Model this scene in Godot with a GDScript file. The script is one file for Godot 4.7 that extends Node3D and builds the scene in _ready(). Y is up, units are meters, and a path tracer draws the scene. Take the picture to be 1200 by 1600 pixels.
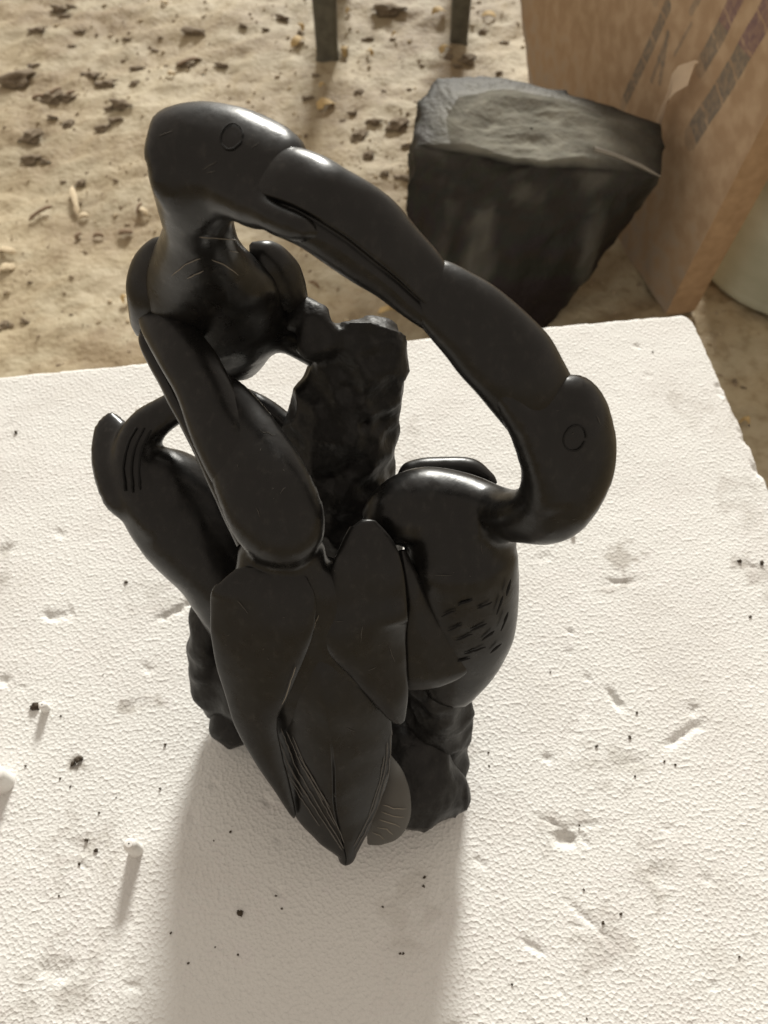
extends Node3D
# A black carved sculpture of long-billed birds on a white foam block, seen from above, backlit.

const GROUND := -0.36
const FACE := Vector3(0.0, 0.8387, 0.5446)      # the side of the carving that its maker finished
var rng := RandomNumberGenerator.new()
var taken := {}
var wob := FastNoiseLite.new()
var chis := FastNoiseLite.new()
var land := FastNoiseLite.new()
var land2 := FastNoiseLite.new()

# ------------------------------------------------------------------ naming
func numbered(called: String) -> String:
	var k: int = taken.get(called, 0)
	taken[called] = k + 1
	return called if k == 0 else "%s_%03d" % [called, k]

func tag(o: Node, label: String, category: String, group := "") -> void:
	o.set_meta("label", label)
	o.set_meta("category", category)
	if group != "":
		o.set_meta("group", group)

func thing(called: String, label: String, category: String, at := Vector3.ZERO, group := "") -> Node3D:
	var o := Node3D.new()
	o.name = numbered(called)
	add_child(o)
	o.position = at
	tag(o, label, category, group)
	return o

func piece(called: String, mesh: Mesh, mat: Material, parent: Node) -> MeshInstance3D:
	var o := MeshInstance3D.new()
	o.name = called if parent != self else numbered(called)
	o.mesh = mesh
	if mat:
		o.material_override = mat
	parent.add_child(o, true)
	return o

func part_label(o: Node, label: String) -> void:
	o.set_meta("label", label)

# ------------------------------------------------------------------ mesh building
func grid_mesh(v: PackedVector3Array, nu: int, nv: int, closed: bool, cols := PackedColorArray(), uvs := PackedVector2Array(), cap := false) -> ArrayMesh:
	# v: nu rows of nv points; closed joins the last column to the first
	var idx := PackedInt32Array()
	var last := nv if closed else nv - 1
	for i in nu - 1:
		for j in last:
			var a := i * nv + j
			var b := i * nv + (j + 1) % nv
			var c := a + nv
			var d := b + nv
			idx.append_array([a, b, c, b, d, c])
	var nrm := PackedVector3Array()
	nrm.resize(v.size())
	for t in range(0, idx.size(), 3):
		var n := (v[idx[t + 2]] - v[idx[t]]).cross(v[idx[t + 1]] - v[idx[t]])
		for k in 3:
			nrm[idx[t + k]] += n
	for i in nrm.size():
		nrm[i] = nrm[i].normalized() if nrm[i].length_squared() > 1e-20 else Vector3.UP
	var arr := []
	arr.resize(Mesh.ARRAY_MAX)
	arr[Mesh.ARRAY_VERTEX] = v
	arr[Mesh.ARRAY_NORMAL] = nrm
	arr[Mesh.ARRAY_INDEX] = idx
	if cols.size():
		arr[Mesh.ARRAY_COLOR] = cols
	if uvs.size():
		arr[Mesh.ARRAY_TEX_UV] = uvs
	var m := ArrayMesh.new()
	m.add_surface_from_arrays(Mesh.PRIMITIVE_TRIANGLES, arr)
	return m

func spline(rows: Array, sub: int) -> Array:
	var n := rows.size()
	var t := [0.0]
	for i in range(1, n):
		t.append(t[i - 1] + maxf((rows[i][0] - rows[i - 1][0]).length(), 1e-5))
	var m := []
	for i in n:
		var a := maxi(i - 1, 0)
		var b := mini(i + 1, n - 1)
		var w: float = t[b] - t[a]
		m.append([(rows[b][0] - rows[a][0]) / w, (rows[b][1] - rows[a][1]) / w, (rows[b][2] - rows[a][2]) / w])
	var out := []
	for i in n - 1:
		for k in (sub + (1 if i == n - 2 else 0)):
			var u := float(k) / sub
			var dt: float = t[i + 1] - t[i]
			var h0 := 2 * u * u * u - 3 * u * u + 1
			var h1 := (u * u * u - 2 * u * u + u) * dt
			var h2 := -2 * u * u * u + 3 * u * u
			var h3 := (u * u * u - u * u) * dt
			var r := []
			for q in 3:
				var x = rows[i][q] * h0 + m[i][q] * h1 + rows[i + 1][q] * h2 + m[i + 1][q] * h3
				r.append(x if q == 0 else maxf(x, 0.0004))
			out.append(r)
	return out

# A carved form: sections [centre, half width, half thickness] joined by a smooth skin.
# o: top / bot exponents of the section, wob (gentle unevenness, m), chis (tool facets, m), seg, sub,
# grooves [[angle deg, half width deg, depth m, from, to, slant deg], ...]
func carved(rows: Array, o := {}) -> ArrayMesh:
	var sub: int = o.get("sub", 8)
	var seg: int = o.get("seg", 56)
	var et: float = o.get("top", 2.0)
	var eb: float = o.get("bot", 2.0)
	var aw: float = o.get("wob", 0.0011)
	var ac: float = o.get("chis", 0.0)
	var grooves: Array = o.get("grooves", [])
	var rings: Array = o.get("rings", [])
	var r := spline(rows, sub)
	var n := r.size()
	var v := PackedVector3Array()
	for i in n:
		var tn: Vector3 = (r[mini(i + 1, n - 1)][0] - r[maxi(i - 1, 0)][0]).normalized()
		var dp := (FACE - tn * FACE.dot(tn)).normalized()
		var ac_ := tn.cross(dp)
		var c: Vector3 = r[i][0]
		var small := minf(1.0, minf(r[i][1], r[i][2]) / 0.006)
		for j in seg:
			var a := TAU * j / seg
			var ca := cos(a)
			var sa := sin(a)
			var e := et if sa > 0.0 else eb
			var p: Vector3 = c + ac_ * (r[i][1] * signf(ca) * pow(absf(ca), 2.0 / e)) + dp * (r[i][2] * signf(sa) * pow(absf(sa), 2.0 / e))
			var off := aw * wob.get_noise_3dv(p * 1000.0)
			if ac > 0.0:
				off += ac * (chis.get_noise_3dv(p * 1000.0) + 0.6)
			for g in grooves:
				var s := float(i) / (n - 1)
				if s > g[3] and s < g[4]:
					var mid: float = deg_to_rad(g[0] + g[5] * (s - g[3]) / (g[4] - g[3]))
					var x: float = angle_difference(mid, a) / deg_to_rad(g[1])
					off -= g[2] * exp(-x * x) * minf(1.0, 6.0 * minf(s - g[3], g[4] - s) / (g[4] - g[3]))
			for g in rings:
				off -= g[2] * exp(-pow((float(i) / (n - 1) - g[0] + 0.05 * sin(a * 2.0)) / g[1], 2.0))
			v.append(p + (p - c).normalized() * off * small)
	return grid_mesh(v, n, seg, true)

# Several carved forms melted into one skin: each is a spine with oval sections; their distances are joined with a
# smooth minimum and the surface is drawn as nets, one point in each cell that it crosses.
class Oval:
	var c := PackedVector3Array()
	var t := PackedVector3Array()
	var a := PackedVector3Array()
	var d := PackedVector3Array()
	var ra := PackedFloat32Array()
	var rd := PackedFloat32Array()
	var gap := PackedFloat32Array()
	var top := 2.0

func oval(rows: Array, scale_ := 1.0) -> Oval:
	var o := Oval.new()
	var r := spline(rows, 4)
	var n := r.size()
	for i in n:
		var tn: Vector3 = (r[mini(i + 1, n - 1)][0] - r[maxi(i - 1, 0)][0]).normalized()
		var dp := (FACE - tn * FACE.dot(tn)).normalized()
		o.c.append(r[i][0])
		o.t.append(tn)
		o.a.append(tn.cross(dp))
		o.d.append(dp)
		o.ra.append(maxf(r[i][1] * scale_, 0.0008))
		o.rd.append(maxf(r[i][2] * scale_, 0.0008))
		o.gap.append(maxf((r[mini(i + 1, n - 1)][0] - r[maxi(i - 1, 0)][0]).length() * 0.5, 1e-5))
	return o

func oval_distance(o: Oval, p: Vector3, among: PackedInt32Array) -> float:
	var best := -1
	var low := 1e9
	for i in among:
		var q := p.distance_squared_to(o.c[i])
		if q < low:
			low = q
			best = i
	var s := (p - o.c[best]).dot(o.t[best]) / o.gap[best]
	var other := clampi(best + (1 if s > 0.0 else -1), 0, o.c.size() - 1)
	var f := clampf(absf(s), 0.0, 1.0) if other != best else 0.0
	var c := o.c[best].lerp(o.c[other], f)
	var ra := lerpf(o.ra[best], o.ra[other], f)
	var rd := lerpf(o.rd[best], o.rd[other], f)
	var v := p - c
	var x := v.dot(o.a[best].lerp(o.a[other], f))
	var y := v.dot(o.d[best].lerp(o.d[other], f))
	var z := v.dot(o.t[best]) if other == best else 0.0
	var k0 := sqrt(x * x / (ra * ra) + y * y / (rd * rd))
	var k1 := sqrt(x * x / pow(ra, 4.0) + y * y / pow(rd, 4.0))
	var e := k0 * (k0 - 1.0) / k1 if k1 > 1e-6 else -minf(ra, rd)
	e = maxf(e, -minf(ra, rd))
	return e if absf(z) < 1e-5 else sqrt(maxf(e, 0.0) * maxf(e, 0.0) + z * z) + minf(e, 0.0) * 0.0

func melted(list: Array, melt: float, cell: float, tool := 0.0, smooth := 2) -> ArrayMesh:
	var lo := Vector3.ONE * 1e9
	var hi := -lo
	for o: Oval in list:
		for i in o.c.size():
			var r := Vector3.ONE * (maxf(o.ra[i], o.rd[i]) + 0.012)
			lo = lo.min(o.c[i] - r)
			hi = hi.max(o.c[i] + r)
	var blk := 4
	var nb := Vector3i(((hi - lo) / (cell * blk)).ceil())
	var n := nb * blk + Vector3i.ONE
	var field := PackedFloat32Array()
	field.resize(n.x * n.y * n.z)
	field.fill(99.0)
	var half := cell * blk * 0.5
	var diag := half * 1.75
	var live := []
	for bz in nb.z:
		for by in nb.y:
			for bx in nb.x:
				var mid := lo + Vector3(bx, by, bz) * cell * blk + Vector3.ONE * half
				var near := []
				var apart := PackedFloat32Array()
				var f := 99.0
				for o: Oval in list:
					var dist := PackedFloat32Array()
					var low := 1e9
					for i in o.c.size():
						var q := mid.distance_to(o.c[i])
						dist.append(q)
						low = minf(low, q)
					var among := PackedInt32Array()
					for i in dist.size():
						if dist[i] <= low + diag * 2.0:
							among.append(i)
					near.append(among)
					apart.append(oval_distance(o, mid, among))
					f = smin(f, apart[-1], melt)
				if absf(f) > diag * 1.55 + tool * 1.2:
					continue
				live.append(Vector3i(bx, by, bz))
				var use := []
				for k in list.size():
					if apart[k] < f + melt * 1.3 + diag * 2.2:
						use.append(k)
				for z in range(bz * blk, bz * blk + blk + 1):
					for y in range(by * blk, by * blk + blk + 1):
						for x in range(bx * blk, bx * blk + blk + 1):
							var at := (z * n.y + y) * n.x + x
							if field[at] < 50.0:
								continue
							var p := lo + Vector3(x, y, z) * cell
							var g := 9.0
							for k in use:
								g = smin(g, oval_distance(list[k], p, near[k]), melt)
							if tool > 0.0:
								g -= tool * (chis.get_noise_3dv(p * 1000.0) + 0.6) + tool * 0.5 * wob.get_noise_3dv(p * 1000.0)
							field[at] = g
	var verts := PackedVector3Array()
	var number := {}
	var step := [Vector3i(0, 0, 0), Vector3i(1, 0, 0), Vector3i(0, 1, 0), Vector3i(1, 1, 0), Vector3i(0, 0, 1), Vector3i(1, 0, 1), Vector3i(0, 1, 1), Vector3i(1, 1, 1)]
	var edges := [[0, 1], [2, 3], [4, 5], [6, 7], [0, 2], [1, 3], [4, 6], [5, 7], [0, 4], [1, 5], [2, 6], [3, 7]]
	for b: Vector3i in live:
		for z in blk:
			for y in blk:
				for x in blk:
					var c := b * blk + Vector3i(x, y, z)
					var w := PackedFloat32Array()
					var inside := 0
					for s: Vector3i in step:
						var q := c + s
						var g := field[(q.z * n.y + q.y) * n.x + q.x]
						w.append(g)
						if g < 0.0:
							inside += 1
					if inside == 0 or inside == 8:
						continue
					var sum := Vector3.ZERO
					var count := 0
					for e in edges:
						var g0: float = w[e[0]]
						var g1: float = w[e[1]]
						if (g0 < 0.0) != (g1 < 0.0):
							sum += Vector3(step[e[0]]).lerp(Vector3(step[e[1]]), g0 / (g0 - g1))
							count += 1
					number[c] = verts.size()
					verts.append(lo + (Vector3(c) + sum / count) * cell)
	var idx := PackedInt32Array()
	var ax := [Vector3i(1, 0, 0), Vector3i(0, 1, 0), Vector3i(0, 0, 1)]
	for c: Vector3i in number:
		var g0 := field[(c.z * n.y + c.y) * n.x + c.x]
		for k in 3:
			var q: Vector3i = c + ax[k]
			var g1 := field[(q.z * n.y + q.y) * n.x + q.x]
			if (g0 < 0.0) == (g1 < 0.0):
				continue
			var u: Vector3i = ax[(k + 1) % 3]
			var v: Vector3i = ax[(k + 2) % 3]
			if not (number.has(c - u) and number.has(c - v) and number.has(c - u - v)):
				continue
			var i0: int = number[c]
			var i1: int = number[c - u]
			var i2: int = number[c - u - v]
			var i3: int = number[c - v]
			if g0 < 0.0:
				idx.append_array([i0, i2, i1, i0, i3, i2])
			else:
				idx.append_array([i0, i1, i2, i0, i2, i3])
	for pass_ in smooth:
		var acc := PackedVector3Array()
		var cnt := PackedFloat32Array()
		acc.resize(verts.size())
		cnt.resize(verts.size())
		for i in range(0, idx.size(), 3):
			for k in 3:
				var a := idx[i + k]
				var b := idx[i + (k + 1) % 3]
				acc[a] += verts[b]
				acc[b] += verts[a]
				cnt[a] += 1.0
				cnt[b] += 1.0
		for i in verts.size():
			if cnt[i] > 0.0:
				verts[i] = verts[i].lerp(acc[i] / cnt[i], 0.55)
	var nrm := PackedVector3Array()
	nrm.resize(verts.size())
	for i in range(0, idx.size(), 3):
		var f := (verts[idx[i + 2]] - verts[idx[i]]).cross(verts[idx[i + 1]] - verts[idx[i]])
		for k in 3:
			nrm[idx[i + k]] += f
	for i in nrm.size():
		nrm[i] = nrm[i].normalized()
	var arr := []
	arr.resize(Mesh.ARRAY_MAX)
	arr[Mesh.ARRAY_VERTEX] = verts
	arr[Mesh.ARRAY_NORMAL] = nrm
	arr[Mesh.ARRAY_INDEX] = idx
	var m := ArrayMesh.new()
	m.add_surface_from_arrays(Mesh.PRIMITIVE_TRIANGLES, arr)
	return m

func smin(a: float, b: float, k: float) -> float:
	var h := maxf(k - absf(a - b), 0.0) / k
	return minf(a, b) - h * h * k * 0.25

# A thin line scratched or drawn on a surface: a fine tube along points.
func scratch(points: Array, radius: float) -> ArrayMesh:
	var v := PackedVector3Array()
	var n := points.size()
	for i in n:
		var tn: Vector3 = (points[mini(i + 1, n - 1)] - points[maxi(i - 1, 0)]).normalized()
		var s := tn.cross(FACE).normalized()
		var up := s.cross(tn)
		var rr := radius * (0.35 if i == 0 or i == n - 1 else 0.75 + 0.5 * rng.randf())
		for j in 6:
			v.append(points[i] + s * cos(TAU * j / 6) * rr + up * sin(TAU * j / 6) * rr * 0.6)
	return grid_mesh(v, n, 6, true)

func joined(list: Array) -> ArrayMesh:
	var st := SurfaceTool.new()
	st.begin(Mesh.PRIMITIVE_TRIANGLES)
	for m in list:
		st.append_from(m, 0, Transform3D.IDENTITY)
	return st.commit()

# An irregular lump: a sphere pushed about by noise; flat is its height over its width.
func lump(size: Vector3, rough: float, key: float, rings := 9, seg := 14) -> ArrayMesh:
	var v := PackedVector3Array()
	for i in rings:
		var la := PI * i / (rings - 1) - PI / 2
		for j in seg:
			var lo := TAU * j / seg
			var d := Vector3(cos(la) * cos(lo), sin(la), cos(la) * sin(lo))
			var k := 1.0 + rough * wob.get_noise_3dv(d * 42.0 + Vector3(key * 131.0, key * 71.0, key * 17.0)) * 2.0
			v.append(d * k * size * 0.5)
	return grid_mesh(v, rings, seg, true)

# A strip of wood or leaf: bent, tapered, with thickness.
func sliver(length: float, width: float, thick: float, bend: float, key: int) -> ArrayMesh:
	var q := RandomNumberGenerator.new()
	q.seed = key
	var v := PackedVector3Array()
	var n := 8
	for i in n:
		var s := float(i) / (n - 1)
		var w := width * 0.5 * (0.65 + 0.5 * q.randf()) * (0.45 if i == 0 or i == n - 1 else 1.0)
		var c := Vector3((s - 0.5) * length, bend * (1.0 - pow(2.0 * s - 1.0, 2.0)) + thick * 0.5, 0.25 * bend * sin(s * 5.0 + key))
		var ring := [Vector3(0, 0.5, -1), Vector3(0, 0.5, 1), Vector3(0, -0.5, 1), Vector3(0, -0.5, -1)]
		var e := 0.02 if i == 0 or i == n - 1 else 1.0
		for k in ring:
			v.append(c + Vector3(0, k.y * thick * maxf(e, 0.3), k.z * w * maxf(e, 0.3)))
	return grid_mesh(v, n, 4, true)

func lathe(profile: Array, seg: int) -> ArrayMesh:
	var v := PackedVector3Array()
	for p in profile:
		for j in seg:
			v.append(Vector3(cos(TAU * j / seg) * p.x, p.y, sin(TAU * j / seg) * p.x))
	return grid_mesh(v, profile.size(), seg, true)

# ------------------------------------------------------------------ materials
func noise_tex(kind: int, freq: float, size: int, key: int, lo: Color, hi: Color, octaves := 4, mid := -1.0, midc := Color.WHITE) -> NoiseTexture2D:
	var f := FastNoiseLite.new()
	f.noise_type = kind
	f.frequency = freq
	f.seed = key
	f.fractal_octaves = octaves
	var t := NoiseTexture2D.new()
	t.width = size
	t.height = size
	t.seamless = true
	t.noise = f
	var g := Gradient.new()
	g.set_color(0, lo)
	g.set_color(1, hi)
	if mid > 0.0:
		g.add_point(mid, midc)
	t.color_ramp = g
	return t

func bump_tex(f: FastNoiseLite, size: int, invert := false) -> NoiseTexture2D:
	var t := NoiseTexture2D.new()
	t.width = size
	t.height = size
	t.seamless = true
	t.noise = f
	t.invert = invert
	return t

func fnl(kind: int, freq: float, key: int, octaves := 3) -> FastNoiseLite:
	var f := FastNoiseLite.new()
	f.noise_type = kind
	f.frequency = freq
	f.seed = key
	f.fractal_octaves = octaves
	return f

func lin(r: float, g: float, b: float) -> Color:
	return Color(r, g, b).linear_to_srgb()

func plain(c: Color, rough: float) -> StandardMaterial3D:
	var m := StandardMaterial3D.new()
	m.albedo_color = c
	m.roughness = rough
	return m

func triplanar(m: StandardMaterial3D, per_metre: float) -> StandardMaterial3D:
	m.uv1_triplanar = true
	m.uv1_world_triplanar = true
	m.uv1_scale = Vector3.ONE * per_metre
	return m

func carving_material(rough_lo: float, rough_hi: float, relief: float, key: int) -> StandardMaterial3D:
	var m := StandardMaterial3D.new()
	m.albedo_texture = noise_tex(FastNoiseLite.TYPE_SIMPLEX, 0.014, 1024, key, lin(0.006, 0.0058, 0.0056), lin(0.032, 0.030, 0.027), 6, 0.66, lin(0.0090, 0.0086, 0.0082))
	m.roughness_texture = noise_tex(FastNoiseLite.TYPE_SIMPLEX, 0.02, 512, key + 3, Color(rough_lo, rough_lo, rough_lo), Color(rough_hi, rough_hi, rough_hi), 5)
	m.roughness = 1.0
	m.metallic_specular = 0.42
	m.heightmap_enabled = true
	m.heightmap_texture = bump_tex(fnl(FastNoiseLite.TYPE_SIMPLEX, 0.03, key + 7, 5), 512)
	m.heightmap_scale = relief
	return triplanar(m, 6.0)

# ------------------------------------------------------------------ the scene
func _ready() -> void:
	rng.seed = 71
	wob = fnl(FastNoiseLite.TYPE_SIMPLEX_SMOOTH, 0.02, 4, 2)
	chis = fnl(FastNoiseLite.TYPE_CELLULAR, 0.052, 9, 1)
	chis.cellular_return_type = FastNoiseLite.RETURN_DISTANCE
	chis.fractal_type = FastNoiseLite.FRACTAL_NONE
	land = fnl(FastNoiseLite.TYPE_SIMPLEX_SMOOTH, 2.2, 12, 4)
	land2 = fnl(FastNoiseLite.TYPE_SIMPLEX, 13.0, 13, 4)

	# camera
	var cam := Camera3D.new()
	cam.position = Vector3(0, 0.7, 0)
	cam.rotation_degrees = Vector3(-57, 0, 0)
	cam.fov = 62.0
	var lens := CameraAttributesPhysical.new()
	lens.frustum_focal_length = 19.97
	lens.frustum_focus_distance = 0.52
	lens.frustum_near = 0.02
	lens.frustum_far = 300.0
	lens.exposure_aperture = 6.5
	cam.attributes = lens
	add_child(cam)
	cam.current = true

	# sky, sun, exposure
	var env := Environment.new()
	env.background_mode = Environment.BG_SKY
	var sm := ProceduralSkyMaterial.new()
	sm.sky_top_color = lin(0.54, 0.465, 0.39)
	sm.sky_horizon_color = lin(0.64, 0.56, 0.47)
	sm.sky_curve = 0.15
	sm.ground_bottom_color = lin(0.2, 0.17, 0.13)
	sm.ground_horizon_color = lin(0.5, 0.45, 0.36)
	sm.sun_angle_max = 48.0
	sm.sun_curve = 0.55
	var sky := Sky.new()
	sky.sky_material = sm
	env.sky = sky
	env.tonemap_mode = Environment.TONE_MAPPER_LINEAR
	env.tonemap_exposure = 1.0
	env.sdfgi_enabled = true
	env.ssao_enabled = true
	env.ssil_enabled = true
	var we := WorldEnvironment.new()
	we.environment = env
	add_child(we)
	var sun := DirectionalLight3D.new()
	sun.light_energy = 1.5
	sun.light_color = Color(1.0, 0.988, 0.955)
	sun.light_angular_distance = 10.0
	sun.shadow_enabled = true
	sun.rotation_degrees = Vector3(-23, 180 - 5, 0)
	add_child(sun)

	build_ground()
	build_block()
	build_carton()
	build_bucket()
	build_bag()
	build_stool()
	build_carving()
	build_litter()

# ------------------------------------------------------------------ ground
func ground_height(x: float, z: float) -> float:
	return GROUND + 0.014 * land.get_noise_2d(x, z) + 0.0055 * land2.get_noise_2d(x, z) - 0.004

func axis(a: float, b: float, step: float, far_: float) -> PackedFloat32Array:
	var out := PackedFloat32Array([-far_, -far_ * 0.3, -far_ * 0.1, -8.0, -5.0])
	var x := a
	while x < b:
		out.append(x)
		x += step
	out.append_array([5.0, 8.0, far_ * 0.1, far_ * 0.3, far_])
	return out

func build_ground() -> void:
	var xs := axis(-2.5, 2.5, 0.013, 120.0)
	var zs := axis(-4.0, 0.6, 0.013, 120.0)
	var v := PackedVector3Array()
	var col := PackedColorArray()
	var patch := fnl(FastNoiseLite.TYPE_SIMPLEX_SMOOTH, 2.6, 31, 4)
	var scuff := fnl(FastNoiseLite.TYPE_SIMPLEX, 5.0, 32, 4)
	for z in zs:
		for x in xs:
			v.append(Vector3(x, ground_height(x, z), z))
			var p := clampf(patch.get_noise_2d(x, z) * 1.3 + 0.5, 0.0, 1.0)
			var s := clampf(scuff.get_noise_2d(x * 0.7 + z * 0.4, z) * 1.6 + 0.45, 0.0, 1.0)
			var c := Color(0.32, 0.25, 0.155).lerp(Color(0.49, 0.415, 0.28), p)
			c = c.lerp(Color(0.51, 0.455, 0.33), 0.6 * s * s)
			col.append(c)
	var m := StandardMaterial3D.new()
	m.vertex_color_use_as_albedo = true
	m.albedo_texture = noise_tex(FastNoiseLite.TYPE_SIMPLEX, 0.014, 1024, 41, lin(0.62, 0.57, 0.50), lin(1.0, 1.0, 1.0), 4, 0.40, lin(0.88, 0.86, 0.83))
	m.roughness = 0.72
	m.metallic_specular = 0.42
	m.heightmap_enabled = true
	m.heightmap_texture = bump_tex(fnl(FastNoiseLite.TYPE_SIMPLEX, 0.03, 42, 6), 1024)
	m.heightmap_scale = 0.16
	triplanar(m, 1.7)
	var g := piece("ground", grid_mesh(v, zs.size(), xs.size(), false, col), m, self)
	g.set_meta("kind", "structure")

# ------------------------------------------------------------------ the foam block
const BLOCK_AT := Vector3(0.3540, 0.0000, -0.7286)
const BLOCK_U := Vector3(-0.9923, 0.0000, 0.1236)
const BLOCK_W := Vector3(0.1236, -0.0000, 0.9923)

func on_block(u: float, w: float, up := 0.0) -> Vector3:
	return BLOCK_AT + BLOCK_U * u + BLOCK_W * w + Vector3(0, up, 0)

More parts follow.
